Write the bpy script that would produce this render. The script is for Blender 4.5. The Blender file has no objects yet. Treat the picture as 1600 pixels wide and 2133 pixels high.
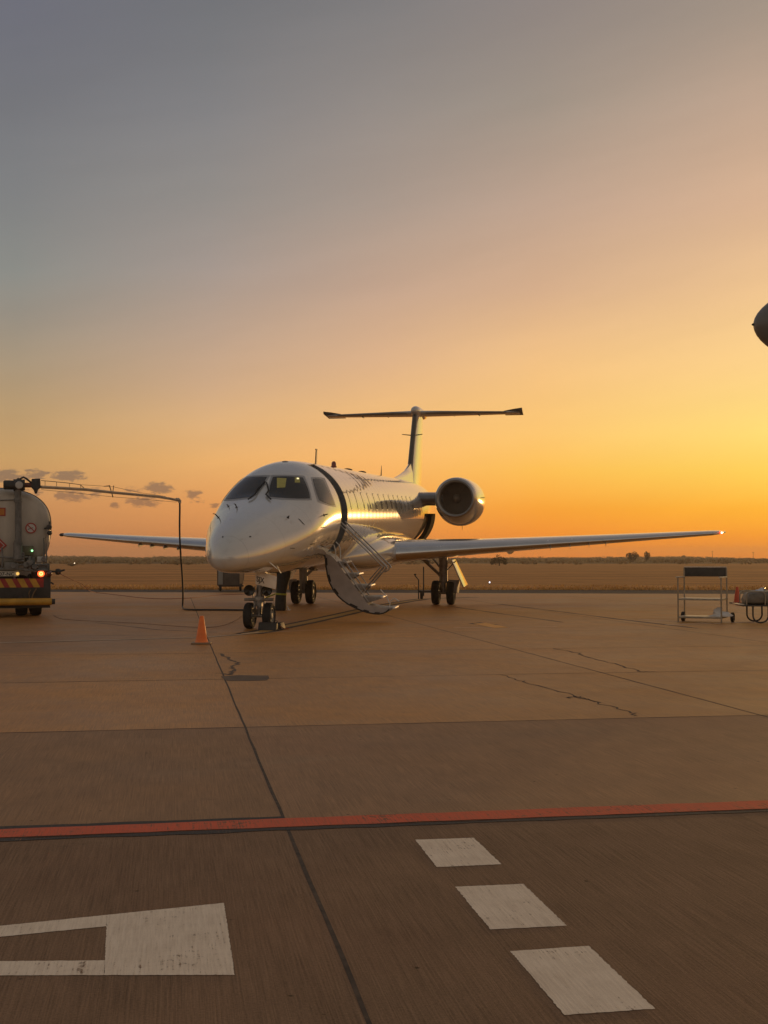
import bpy, bmesh, math, random
from mathutils import Vector, Matrix
from mathutils.bvhtree import BVHTree
import numpy as np

random.seed(7)
C = bpy.context.scene
COL = C.collection
R = math.radians

# ------------------------------------------------------------------ camera
CAM_H = 1.32
FOC = 2530.0            # focal length in pixels of the 1600 x 2133 photograph
TILT = math.atan((1163 - 1066.5) / FOC)
cam_d = bpy.data.cameras.new('camera')
cam = bpy.data.objects.new('camera', cam_d)
COL.objects.link(cam)
cam_d.sensor_fit = 'VERTICAL'
cam_d.sensor_height = 24.0
cam_d.lens = 24.0 * FOC / 2133.0
cam_d.clip_start = 0.05
cam_d.clip_end = 12000
cam.location = (0, 0, CAM_H)
cam.rotation_euler = (R(90) + TILT, 0, 0)
C.camera = cam

SUN_AZ, SUN_EL = 25.0, 1.5
# ------------------------------------------------------------------ world: dusk sky
W = bpy.data.worlds.new('World')
C.world = W
W.use_nodes = True
nt = W.node_tree
nt.nodes.clear()


class NT:
    """tiny helper to write node trees"""
    def __init__(self, tree):
        self.t = tree

    def n(self, typ, **kw):
        nd = self.t.nodes.new(typ)
        for k, v in kw.items():
            setattr(nd, k, v)
        return nd

    def put(self, sock, v):
        if isinstance(v, bpy.types.NodeSocket):
            self.t.links.new(v, sock)
        elif v is not None:
            sock.default_value = v

    def m(self, op, a, b=None, c=None, clamp=False):
        nd = self.n('ShaderNodeMath', operation=op, use_clamp=clamp)
        self.put(nd.inputs[0], a)
        if b is not None:
            self.put(nd.inputs[1], b)
        if c is not None:
            self.put(nd.inputs[2], c)
        return nd.outputs[0]

    def rng(self, v, a, b, c=0.0, d=1.0, smooth=False):
        nd = self.n('ShaderNodeMapRange', interpolation_type='SMOOTHSTEP' if smooth else 'LINEAR')
        self.put(nd.inputs[0], v)
        for i, x in enumerate((a, b, c, d)):
            self.put(nd.inputs[i + 1], x)
        return nd.outputs[0]

    def mix(self, f, a, b, typ='MIX'):
        nd = self.n('ShaderNodeMix', data_type='RGBA', blend_type=typ)
        self.put(nd.inputs[0], f)
        for i, x in ((6, a), (7, b)):
            if isinstance(x, (tuple, list)):
                x = tuple(x) + ((1.0,) if len(x) == 3 else ())
            self.put(nd.inputs[i], x)
        return nd.outputs[2]

    def ramp(self, f, stops):
        nd = self.n('ShaderNodeValToRGB')
        self.put(nd.inputs[0], f)
        cr = nd.color_ramp
        while len(cr.elements) < len(stops):
            cr.elements.new(0.5)
        for e, (p, c) in zip(cr.elements, stops):
            e.position = p
            e.color = tuple(c) + (1.0,) if len(c) == 3 else c
        return nd.outputs[0]

    def noise(self, vec, scale, detail=4, rough=0.55, dim='3D'):
        nd = self.n('ShaderNodeTexNoise', noise_dimensions=dim)
        self.put(nd.inputs['Vector'], vec)
        nd.inputs['Scale'].default_value = scale
        nd.inputs['Detail'].default_value = detail
        nd.inputs['Roughness'].default_value = rough
        return nd.outputs['Fac']

    def mapping(self, vec, scale=(1, 1, 1), rot=(0, 0, 0), loc=(0, 0, 0)):
        nd = self.n('ShaderNodeMapping')
        self.put(nd.inputs['Vector'], vec)
        nd.inputs['Scale'].default_value = scale
        nd.inputs['Rotation'].default_value = rot
        nd.inputs['Location'].default_value = loc
        return nd.outputs[0]


def lin(c):
    return tuple(((x / 255) / 12.92) if x / 255 <= 0.04045 else ((x / 255 + 0.055) / 1.055) ** 2.4 for x in c)


g = NT(nt)
tc = g.n('ShaderNodeTexCoord')
sep = g.n('ShaderNodeSeparateXYZ')
nt.links.new(tc.outputs['Generated'], sep.inputs[0])
el = g.m('MULTIPLY', g.m('ARCSINE', sep.outputs[2]), 180 / math.pi)
az = g.m('MULTIPLY', g.m('ARCTAN2', sep.outputs[0], sep.outputs[1]), 180 / math.pi)
elf = g.m('SQRT', g.m('DIVIDE', g.m('MAXIMUM', el, 0.0), 90.0))


def el_of(v, azd):
    return math.degrees(math.atan((1163 - v) / FOC * math.cos(math.radians(azd))))


def column(azd, pts, high):
    st = []
    for v, c in sorted(pts, key=lambda q: -q[0]):
        e = max(el_of(v, azd), 0)
        st.append((math.sqrt(e / 90), lin(c)))
    for e, c in high:
        st.append((math.sqrt(e / 90), lin(c)))
    return g.ramp(elf, st)


HI = [(38, (104, 106, 116)), (60, (104, 104, 108)), (90, (106, 104, 104))]
HIR = [(38, (135, 126, 122)), (60, (116, 112, 110)), (90, (106, 104, 104))]
cols = {
    -16.9: column(-16.9, [(0, (109, 110, 120)), (200, (116, 117, 122)), (400, (127, 128, 129)), (560, (138, 139, 134)), (650, (151, 143, 131)),
                          (760, (169, 149, 123)), (850, (185, 154, 113)), (950, (200, 157, 102)), (1050, (205, 145, 92)), (1130, (193, 127, 80)), (1163, (188, 120, 78))], HI),
    -8.3: column(-8.3, [(0, (115, 116, 120)), (220, (128, 127, 129)), (400, (146, 141, 137)), (550, (163, 150, 142)), (700, (187, 160, 138)),
                        (800, (207, 170, 135)), (880, (223, 177, 125)), (960, (236, 177, 109)), (1050, (229, 156, 90)), (1130, (210, 132, 76)), (1163, (200, 124, 74))], HI),
    0.0: column(0, [(0, (127, 124, 124)), (200, (146, 138, 133)), (420, (169, 152, 140)), (600, (196, 164, 141)), (750, (223, 179, 138)),
                    (850, (240, 188, 125)), (950, (252, 187, 110)), (1050, (249, 167, 79)), (1130, (240, 144, 67)), (1163, (230, 130, 62))], HI),
    7.4: column(7.4, [(0, (142, 132, 127)), (200, (158, 145, 133)), (420, (191, 163, 143)), (600, (214, 174, 140)), (760, (245, 195, 132)),
                      (900, (255, 200, 114)), (980, (255, 192, 84)), (1060, (255, 166, 54)), (1120, (255, 146, 42)), (1163, (255, 134, 38))], HI),
    17.1: column(17.1, [(0, (162, 146, 132)), (200, (190, 163, 142)), (420, (216, 178, 146)), (600, (239, 196, 144)), (760, (254, 211, 138)),
                        (900, (254, 219, 118)), (980, (255, 210, 90)), (1060, (255, 180, 52)), (1120, (255, 156, 40)), (1163, (255, 138, 36))], HIR),
    26.0: column(26, [(0, (176, 156, 136)), (200, (204, 172, 146)), (420, (228, 188, 148)), (600, (250, 206, 144)), (760, (255, 226, 140)),
                      (900, (255, 235, 125)), (980, (255, 226, 100)), (1060, (255, 195, 66)), (1120, (252, 160, 52)), (1163, (240, 135, 50))], HIR),
    60.0: column(0, [(0, (140, 132, 126)), (200, (162, 146, 134)), (420, (190, 164, 142)), (600, (222, 182, 140)), (750, (244, 194, 130)),
                     (850, (252, 200, 112)), (950, (252, 190, 90)), (1050, (248, 166, 70)), (1163, (232, 132, 60))], HIR),
}
# the anti-sunset side: pinkish belt above a grey-blue horizon
back = g.ramp(elf, [(0.0, lin((146, 128, 112))), (math.sqrt(4 / 90), lin((156, 140, 124))), (math.sqrt(10 / 90), lin((166, 152, 137))),
                    (math.sqrt(18 / 90), lin((160, 150, 138))), (math.sqrt(30 / 90), lin((142, 137, 130))), (math.sqrt(55 / 90), lin((118, 115, 113))), (1.0, lin((106, 104, 104)))])
sky = cols[-16.9]
for a0, a1 in ((-16.9, -8.3), (-8.3, 0.0), (0.0, 7.4), (7.4, 17.1), (17.1, 26.0), (26.0, 60.0)):
    sky = g.mix(g.rng(az, a0, a1), sky, cols[a1])
sky = g.mix(g.rng(az, 60, 150, smooth=True), sky, back)
sky = g.mix(g.rng(az, -17, -95, smooth=True), sky, back)

# glow round the (hidden) sun, real high-range light
sd = Vector((math.sin(R(SUN_AZ)) * math.cos(R(SUN_EL)), math.cos(R(SUN_AZ)) * math.cos(R(SUN_EL)), math.sin(R(SUN_EL))))
dp = g.n('ShaderNodeVectorMath', operation='DOT_PRODUCT')
nt.links.new(tc.outputs['Generated'], dp.inputs[0])
dp.inputs[1].default_value = sd
ang = g.m('MULTIPLY', g.m('ARCCOSINE', g.m('MINIMUM', dp.outputs['Value'], 0.999999)), 180 / math.pi)
glow = g.m('EXPONENT', g.m('MULTIPLY', g.m('POWER', g.m('DIVIDE', ang, 4.2), 2.0), -1.0))
sky = g.mix(1.0, sky, g.mix(glow, (0, 0, 0), (0.25, 0.08, 0.0)), 'ADD')

# small low clouds on the left, just above the horizon
wv = g.n('ShaderNodeCombineXYZ')
g.put(wv.inputs[0], g.m('MULTIPLY', az, 1.0))
g.put(wv.inputs[1], g.m('MULTIPLY', el, 2.2))
cn = g.noise(wv.outputs[0], 2.3, 8, 0.68)
cn2 = g.noise(wv.outputs[0], 0.9, 3, 0.5)
acc = None
for (u, v, ru, rv, s) in ((5, 991, 62, 17, .95), (72, 987, 34, 12, .75), (143, 990, 42, 14, 1.0), (150, 1034, 48, 13, .9), (60, 1026, 34, 10, .55), (203, 1022, 22, 8, .5),
                          (328, 1016, 36, 15, 1.0), (300, 1046, 44, 13, .9), (238, 1052, 14, 8, .8), (279, 1019, 22, 8, .6), (404, 1028, 24, 12, .62),
                          (409, 1044, 18, 8, .55), (447, 1052, 14, 9, .55), (192, 1031, 20, 8, .6), (-60, 1003, 60, 16, .9), (-140, 985, 60, 14, .9)):
    a = math.degrees(math.atan((u - 800) / FOC))
    e = el_of(v, a)
    ra = math.degrees(ru / FOC) * 1.0
    re = math.degrees(rv / FOC)
    qx = g.m('POWER', g.m('DIVIDE', g.m('SUBTRACT', az, a), ra), 2.0)
    qy = g.m('POWER', g.m('DIVIDE', g.m('SUBTRACT', el, e), re), 2.0)
    q = g.m('MULTIPLY', g.m('SUBTRACT', 1.0, g.m('ADD', qx, qy)), s)
    acc = q if acc is None else g.m('MAXIMUM', acc, q)
cl = g.rng(g.m('ADD', acc, g.m('MULTIPLY', g.m('SUBTRACT', g.m('ADD', g.m('MULTIPLY', cn, 0.8), g.m('MULTIPLY', cn2, 0.2)), 0.53), 4.6)), -0.05, 0.65, 0, 1, smooth=True)
cl = g.m('MULTIPLY', cl, g.rng(acc, -0.5, 0.2))
# thin uneven haze veils, long and flat
vv = g.n('ShaderNodeCombineXYZ')
g.put(vv.inputs[0], g.m('MULTIPLY', az, 0.05))
g.put(vv.inputs[1], g.m('ADD', g.m('MULTIPLY', el, 0.32), g.m('MULTIPLY', az, -0.06)))
veil = g.rng(g.noise(vv.outputs[0], 1.0, 6, 0.6), 0.3, 0.7, 0.965, 1.035)
vc = g.n('ShaderNodeCombineColor')
for i_ in range(3):
    g.put(vc.inputs[i_], veil)
sky = g.mix(1.0, sky, vc.outputs[0], 'MULTIPLY')
sky = g.mix(g.m('MULTIPLY', cl, 0.82), sky, g.mix(g.rng(el, 2.3, 4.2), lin((150, 108, 80)), lin((130, 109, 92))))

# a faint physically based dusk sky under it all
nish = g.n('ShaderNodeTexSky', sky_type='NISHITA', sun_disc=False, sun_elevation=R(SUN_EL), sun_rotation=R(SUN_AZ))
sky = g.mix(0.004, sky, nish.outputs[0], 'ADD')
bg = g.n('ShaderNodeBackground')
nt.links.new(sky, bg.inputs[0])
bg.inputs[1].default_value = 1.0
wo = g.n('ShaderNodeOutputWorld')
nt.links.new(bg.outputs[0], wo.inputs[0])
W.cycles.sampling_method = 'MANUAL'
W.cycles.sample_map_resolution = 1024

# ------------------------------------------------------------------ sun, exposure
sl = bpy.data.lights.new('sun', 'SUN')
sl.energy = 0.7
sl.angle = R(0.6)
sl.color = (1.0, 0.55, 0.20)
so = bpy.data.objects.new('sun', sl)
COL.objects.link(so)
so.rotation_euler = (-sd).to_track_quat('-Z', 'Y').to_euler()
C.view_settings.view_transform = 'Standard'
C.view_settings.look = 'None'
C.view_settings.exposure = 0.0
C.view_settings.gamma = 1.0
C.cycles.use_denoising = True
C.cycles.max_bounces = 6
C.cycles.sample_clamp_indirect = 6.0


# ------------------------------------------------------------------ pixel helpers (layout measured on the photograph)
def ray(u, v):
    a = (u - 800) / FOC
    b = -(v - 1066.5) / FOC
    c, s = math.cos(TILT), math.sin(TILT)
    return Vector((a, c - b * s, s + b * c))


def G(u, v, z=0.0):
    d = ray(u, v)
    k = (z - CAM_H) / d.z
    return Vector((d.x * k, d.y * k, z))


def atY(u, v, Y):
    d = ray(u, v)
    k = Y / d.y
    return Vector((d.x * k, Y, CAM_H + d.z * k))


# ------------------------------------------------------------------ materials
MATS = {}


def mat(name, color, rough=0.5, metal=0.0, coat=0.0, var=0.12, vscale=3.0, bump=0.0, bscale=40.0, emit=None, estr=0.0, spec=0.5, stretch=(1, 1, 1), rvar=0.0, coat_rough=0.05):
    if name in MATS:
        return MATS[name]
    m = bpy.data.materials.new(name)
    m.use_nodes = True
    t = m.node_tree
    b = t.nodes['Principled BSDF']
    h = NT(t)
    co = h.n('ShaderNodeTexCoord').outputs['Object']
    mp = h.mapping(co, stretch)
    nz = h.noise(mp, vscale, 6, 0.6)
    dk = tuple(c * (1 - var) for c in color)
    lt = tuple(min(1, c * (1 + var)) for c in color)
    h.put(b.inputs['Base Color'], h.mix(h.rng(nz, 0.3, 0.7), dk, lt))
    if rvar:
        h.put(b.inputs['Roughness'], h.rng(nz, 0.3, 0.7, max(0.0, rough - rvar), rough + rvar))
    else:
        b.inputs['Roughness'].default_value = rough
    b.inputs['Metallic'].default_value = metal
    b.inputs['Coat Weight'].default_value = coat
    b.inputs['Coat Roughness'].default_value = coat_rough
    b.inputs['Specular IOR Level'].default_value = spec
    if emit:
        b.inputs['Emission Color'].default_value = tuple(emit) + (1,)
        b.inputs['Emission Strength'].default_value = estr
    if bump:
        bn = h.n('ShaderNodeBump')
        bn.inputs['Strength'].default_value = bump
        bn.inputs['Distance'].default_value = 0.01
        h.put(bn.inputs['Height'], h.noise(mp, bscale, 5, 0.6))
        h.put(b.inputs['Normal'], bn.outputs[0])
    MATS[name] = m
    return m


def aircraft_paint(name, color, coat=1.0, wav=1.0):
    m = bpy.data.materials.new(name)
    m.use_nodes = True
    t = m.node_tree
    b = t.nodes['Principled BSDF']
    h = NT(t)
    co = h.n('ShaderNodeTexCoord').outputs['Object']
    sx = h.n('ShaderNodeSeparateXYZ')
    h.put(sx.inputs[0], co)
    # long thin grime streaks that run back from joints, and a dirtier crown
    st = h.noise(h.mapping(co, (3.0, 0.5, 3.0)), 2.2, 7, 0.68)
    sp = h.noise(co, 7.0, 6, 0.7)
    f = h.m('MULTIPLY', h.rng(st, 0.54, 0.78), h.rng(sp, 0.35, 0.65))
    base = h.mix(h.m('MULTIPLY', f, 0.75), color, tuple(c * q for c, q in zip(color, (0.62, 0.57, 0.5))))
    # panel joints every 1.05 m along the body, thin and faint
    jm = h.m('ABSOLUTE', h.m('SUBTRACT', h.m('FRACT', h.m('DIVIDE', h.m('ADD', sx.outputs[1], 40.3), 1.05)), 0.5))
    jl = h.rng(jm, 0.0, 0.006, 0.55, 0.0)
    base = h.mix(jl, base, tuple(c * 0.45 for c in color))
    if wav == 1.0:      # lengthwise skin laps
        th_ = h.m('ARCTAN2', h.m('SUBTRACT', sx.outputs[2], 2.13), sx.outputs[0])
        lm = h.m('ABSOLUTE', h.m('SUBTRACT', h.m('FRACT', h.m('ADD', h.m('DIVIDE', th_, 0.56), 0.31)), 0.5))
        lap = h.m('MULTIPLY', h.rng(lm, 0.0, 0.008, 0.45, 0.0), h.m('GREATER_THAN', sx.outputs[1], 2.9))
        base = h.mix(lap, base, tuple(c * 0.4 for c in color))
    h.put(b.inputs['Base Color'], base)
    b.inputs['Roughness'].default_value = 0.18
    b.inputs['Specular IOR Level'].default_value = 0.2
    b.inputs['Coat Weight'].default_value = coat
    b.inputs['Metallic'].default_value = 0.10
    b.inputs['Coat IOR'].default_value = 1.85
    h.put(b.inputs['Coat Roughness'], h.rng(sp, 0.3, 0.7, 0.012, 0.05))
    # skins pulled between the frames: gentle waves along the body
    wv_ = h.n('ShaderNodeTexWave', wave_type='BANDS', bands_direction='Y', wave_profile='SIN')
    h.put(wv_.inputs['Vector'], co)
    wv_.inputs['Scale'].default_value = 0.62
    wv_.inputs['Distortion'].default_value = 1.1
    wv_.inputs['Detail'].default_value = 1.5
    hn = h.noise(h.mapping(co, (0.6, 1.6, 0.6)), 1.3, 2, 0.5)
    bn = h.n('ShaderNodeBump')
    bn.inputs['Strength'].default_value = 0.30 * wav
    bn.inputs['Distance'].default_value = 0.010
    h.put(bn.inputs['Height'], h.m('ADD', h.m('MULTIPLY', wv_.outputs['Fac'], 0.35), hn))
    h.put(b.inputs['Normal'], bn.outputs[0])
    h.put(b.inputs['Coat Normal'], bn.outputs[0])
    return m


WHITE = aircraft_paint('aircraft_white', (0.64, 0.63, 0.60))
WHITE2 = aircraft_paint('aircraft_white_smooth', (0.52, 0.51, 0.49), wav=0.35)
DARKPAINT = mat('dark_paint', (0.035, 0.035, 0.04), 0.55)
METAL = mat('bare_metal', (0.62, 0.61, 0.60), 0.22, 1.0, var=0.08, rvar=0.06)
STEEL = mat('gear_steel', (0.32, 0.30, 0.28), 0.45, 0.6, var=0.3, vscale=12)
GEARPAINT = mat('gear_paint', (0.42, 0.42, 0.40), 0.4, var=0.25, vscale=9)
RUBBER = mat('tyre_rubber', (0.022, 0.021, 0.021), 0.75, var=0.35, vscale=8, bump=0.15, bscale=60)
HUB = mat('wheel_hub', (0.26, 0.25, 0.22), 0.55, 0.0, var=0.2, vscale=10)
BLACK = mat('black_void', (0.012, 0.012, 0.013), 0.7)
INLET = mat('inlet_dark', (0.20, 0.155, 0.115), 0.6, 0.0)
GLASS = mat('cockpit_glass', (0.022, 0.021, 0.017), 0.05, coat=0.0, var=0.1)
CABGLASS = mat('cabin_window_glass', (0.42, 0.40, 0.37), 0.08, coat=1.0, coat_rough=0.02)  # pale base colour stands in for bright sky mirrored in the panes
FRAMEG = mat('window_frame_grey', (0.34, 0.34, 0.34), 0.35, 0.2)
GREYP = mat('grey_panel', (0.36, 0.35, 0.34), 0.5, var=0.2)
STAIRP = mat('stair_grey', (0.42, 0.385, 0.365), 0.45, var=0.15, vscale=4)
SEAL = mat('black_seal', (0.03, 0.028, 0.026), 0.7)
ALU = mat('bright_aluminium', (0.42, 0.40, 0.38), 0.35, 0.6)
TREADW = mat('tread_edge_white', (0.78, 0.76, 0.72), 0.4)
GALLEY = mat('galley_grey', (0.16, 0.17, 0.18), 0.5, var=0.4, vscale=6)
NAVRED = mat('nav_red', (0.6, 0.02, 0.01), 0.2, emit=(1.0, 0.08, 0.02), estr=2.5)
NAVCORE = mat('nav_core', (1, 0.8, 0.7), 0.2, emit=(1.0, 0.6, 0.4), estr=5.0)
BAGD = mat('baggage_door_edge', (0.045, 0.038, 0.025), 0.9, spec=0.1)
BEACON = mat('beacon_red', (0.22, 0.03, 0.012), 0.3, coat=0.6)
CABINLIT = mat('cabin_light', (0.10, 0.085, 0.02), 0.5, emit=(1.0, 0.80, 0.18), estr=0.075, var=0.4, vscale=14)
CABINHOT = mat('cabin_lamp', (0.8, 0.7, 0.4), 0.5, emit=(1.0, 0.85, 0.45), estr=1.1)
DIRTYW = mat('dirty_white', (0.50, 0.48, 0.45), 0.45, var=0.22, vscale=3, coat=0.15)
TANKW = mat('tank_white', (0.46, 0.41, 0.34), 0.38, var=0.22, vscale=2.5, coat=0.25, stretch=(1, 1, 0.4))
TDARK = mat('truck_dark', (0.045, 0.042, 0.04), 0.6, var=0.4, vscale=5)
TGREY = mat('truck_grey', (0.17, 0.165, 0.155), 0.5, var=0.35, vscale=7)
TYEL = mat('safety_yellow', (0.55, 0.30, 0.035), 0.5, var=0.25, vscale=4)
TRED = mat('chevron_red', (0.32, 0.03, 0.022), 0.45, var=0.2)
TAIL = mat('tail_lamp_lit', (0.7, 0.05, 0.02), 0.3, emit=(1.0, 0.12, 0.025), estr=2.2)
TAILC = mat('tail_lamp_core', (0.9, 0.5, 0.3), 0.3, emit=(1.0, 0.36, 0.10), estr=3.0)
TAILOFF = mat('tail_lamp_off', (0.10, 0.015, 0.012), 0.25, coat=0.5)
PLATE = mat('plate_white', (0.62, 0.60, 0.52), 0.4)
PLATELAMP = mat('plate_lamp', (1, .8, .4), 0.4, emit=(1.0, 0.55, 0.12), estr=1.0)
GREENL = mat('green_lamp', (0.3, 0.9, 0.4), 0.3, emit=(0.40, 1.0, 0.45), estr=2.0)
SIGNRED = mat('sign_red', (0.42, 0.05, 0.035), 0.5)
SIGNOR = mat('sign_orange', (0.55, 0.20, 0.03), 0.5)
SIGNW = mat('sign_white', (0.58, 0.56, 0.52), 0.5)
CONE = mat('cone_orange', (0.92, 0.20, 0.03), 0.45, var=0.12, vscale=9)
CONER = mat('cone_red', (0.62, 0.085, 0.03), 0.45, var=0.12, vscale=9)
HOSE = mat('black_hose', (0.02, 0.02, 0.02), 0.45, var=0.3)
CABLEO = mat('orange_cable', (0.30, 0.08, 0.03), 0.6)
RACK = mat('rack_grey', (0.38, 0.32, 0.24), 0.45, 0.5, var=0.3, vscale=12)
RACKD = mat('rack_board', (0.055, 0.05, 0.045), 0.55, var=0.3, vscale=6)
RACKS = mat('rack_shelf', (0.60, 0.52, 0.42), 0.35, 0.3, var=0.25, vscale=20)
PLASTIC = mat('white_plastic', (0.75, 0.73, 0.70), 0.35, var=0.1)
TARP = mat('grey_tarp', (0.20, 0.175, 0.14), 0.5, var=0.3, vscale=5, bump=0.4, bscale=12)
STRAPY = mat('yellow_strap', (0.42, 0.42, 0.05), 0.6)
DUCT = mat('duct_fabric', (0.028, 0.027, 0.027), 0.7, var=0.3, vscale=10, bump=0.5, bscale=14)
LAMPW = mat('taxi_lamp', (0.9, 0.9, 1), 0.3, emit=(0.85, 0.88, 1.0), estr=3.0)
LAMPWW = mat('edge_lamp', (1, 0.95, 0.85), 0.3, emit=(1.0, 0.80, 0.55), estr=3.0)
FADEDRED = mat('letter_dark', (0.03, 0.03, 0.035), 0.5)


# ------------------------------------------------------------------ mesh builder
class MB:
    def __init__(self):
        self.v, self.f, self.mi = [], [], []

    def add(self, vs, fs, mi=0):
        o = len(self.v)
        self.v += [tuple(x) for x in vs]
        for f in fs:
            self.f.append(tuple(i + o for i in f))
            self.mi.append(mi)
        return self

    def box(self, c, s, mi=0, rot=None):
        hx, hy, hz = s[0] / 2, s[1] / 2, s[2] / 2
        vs = [Vector((x * hx, y * hy, z * hz)) for x in (-1, 1) for y in (-1, 1) for z in (-1, 1)]
        if rot:
            from mathutils import Euler
            m = Euler(rot).to_matrix()
            vs = [m @ q for q in vs]
        vs = [q + Vector(c) for q in vs]
        return self.add(vs, [(0, 1, 3, 2), (4, 6, 7, 5), (0, 4, 5, 1), (2, 3, 7, 6), (0, 2, 6, 4), (1, 5, 7, 3)], mi)

    def loft(self, rings, mi=0, cap=True, closed=True):
        n = len(rings[0])
        vs = [p for r in rings for p in r]
        fs = []
        for i in range(len(rings) - 1):
            for j in range(n if closed else n - 1):
                k = (j + 1) % n
                fs.append((i * n + j, i * n + k, (i + 1) * n + k, (i + 1) * n + j))
        if cap:
            fs.append(tuple(range(n))[::-1])
            fs.append(tuple((len(rings) - 1) * n + j for j in range(n)))
        return self.add(vs, fs, mi)

    def tube(self, pts, r, n=10, mi=0, cap=True):
        pts = [Vector(p) for p in pts]
        rs = r if isinstance(r, (list, tuple)) else [r] * len(pts)
        rings = []
        up = None
        for i, p in enumerate(pts):
            d = (pts[min(i + 1, len(pts) - 1)] - pts[max(i - 1, 0)])
            if d.length < 1e-9:
                d = Vector((0, 0, 1))
            d.normalize()
            if up is None:
                up = Vector((0, 0, 1)) if abs(d.z) < 0.9 else Vector((1, 0, 0))
            a = d.cross(up)
            if a.length < 1e-6:
                a = d.cross(Vector((0, 1, 0)))
            a.normalize()
            b = a.cross(d)
            up = b
            rings.append([p + (a * math.cos(t) + b * math.sin(t)) * rs[i] for t in [2 * math.pi * k / n for k in range(n)]])
        return self.loft(rings, mi, cap)

    def lathe(self, prof, o, axis, n=32, mi=0, cap=False):
        """prof: list of (radius, distance along axis)"""
        ax = Vector(axis).normalized()
        up = Vector((0, 0, 1)) if abs(ax.z) < 0.9 else Vector((1, 0, 0))
        a = ax.cross(up).normalized()
        b = a.cross(ax)
        rings = [[Vector(o) + ax * d + (a * math.cos(t) + b * math.sin(t)) * max(r, 1e-4) for t in [2 * math.pi * k / n for k in range(n)]] for r, d in prof]
        return self.loft(rings, mi, cap)

    def prism(self, poly, ext, mi=0):
        """poly: list of 3-D points (planar), ext: extrusion vector"""
        e = Vector(ext)
        n = len(poly)
        vs = [Vector(p) for p in poly] + [Vector(p) + e for p in poly]
        fs = [tuple(range(n))[::-1], tuple(range(n, 2 * n))] + [(i, (i + 1) % n, n + (i + 1) % n, n + i) for i in range(n)]
        return self.add(vs, fs, mi)

    def build(self, name, mats, parent=None, smooth=35, bevel=0.0, loc=None, rot=None):
        me = bpy.data.meshes.new(name)
        me.from_pydata(self.v, [], self.f)
        if not isinstance(mats, (list, tuple)):
            mats = [mats]
        for m_ in mats:
            me.materials.append(m_)
        me.polygons.foreach_set('material_index', self.mi)
        bm = bmesh.new()
        bm.from_mesh(me)
        bmesh.ops.recalc_face_normals(bm, faces=bm.faces)
        if bevel:
            es = [e for e in bm.edges if len(e.link_faces) == 2 and e.calc_face_angle(0) > 0.6]
            bmesh.ops.bevel(bm, geom=es, offset=bevel, segments=2, affect='EDGES', profile=0.6, clamp_overlap=True)
        bm.to_mesh(me)
        bm.free()
        if smooth:
            me.polygons.foreach_set('use_smooth', [True] * len(me.polygons))
            me.set_sharp_from_angle(angle=R(smooth))
        o = bpy.data.objects.new(name, me)
        COL.objects.link(o)
        if parent:
            o.parent = parent
        if loc:
            o.location = loc
        if rot:
            o.rotation_euler = rot
        return o


def tag(o, label=None, cat=None, group=None, kind=None):
    if label:
        o['label'] = label
    if cat:
        o['category'] = cat
    if group:
        o['group'] = group
    if kind:
        o['kind'] = kind
    return o


def empty(name, loc, rz=0.0):
    o = bpy.data.objects.new(name, None)
    o.empty_display_size = 0.3
    COL.objects.link(o)
    o.location = loc
    o.rotation_euler = (0, 0, rz)
    return o


def copy_tree(o, parent=None):
    c = o.copy()
    COL.objects.link(c)
    if parent:
        c.parent = parent
    for ch in list(o.children):
        copy_tree(ch, c)
    return c


def text_mesh(mb, body, origin, right, up, height, mi=0, depth=0.003, width=None):
    """letters as thin solid shapes standing on a plane"""
    cu = bpy.data.curves.new('tmp_text', 'FONT')
    cu.body = body
    cu.size = 1.0
    cu.extrude = 0.0
    cu.resolution_u = 3
    cu.offset = 0.018
    ob = bpy.data.objects.new('tmp_text', cu)
    COL.objects.link(ob)
    dg = bpy.context.evaluated_depsgraph_get()
    me = bpy.data.meshes.new_from_object(ob.evaluated_get(dg))
    xs = [v.co.x for v in me.vertices]
    ys = [v.co.y for v in me.vertices]
    s = height / (max(ys) - min(ys))
    sx = s if width is None else width / (max(xs) - min(xs))
    rt, upv = Vector(right).normalized(), Vector(up).normalized()
    nrm = rt.cross(upv)
    vs = [Vector(origin) + rt * (v.co.x - min(xs)) * sx + upv * (v.co.y - min(ys)) * s + nrm * depth for v in me.vertices]
    mb.add(vs, [tuple(p.vertices) for p in me.polygons], mi)
    bpy.data.objects.remove(ob)
    bpy.data.meshes.remove(me)
    bpy.data.curves.remove(cu)


# ------------------------------------------------------------------ ground
PHI = R(9.8)                                    # slab grid is turned against the view
SV = Vector((math.cos(PHI), math.sin(PHI), 0))  # across
TV = Vector((-math.sin(PHI), math.cos(PHI), 0))  # along
S0, SW = 0.555, 4.32
TJ = [-5.6, -1.7, 2.15, 6.0, 9.6, 13.43, 17.15, 21.35, 25.2, 29.05, 32.9, 36.75, 40.6, 44.4]


def st(s, t, z=0.0):
    return SV * s + TV * t + Vector((0, 0, z))


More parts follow.
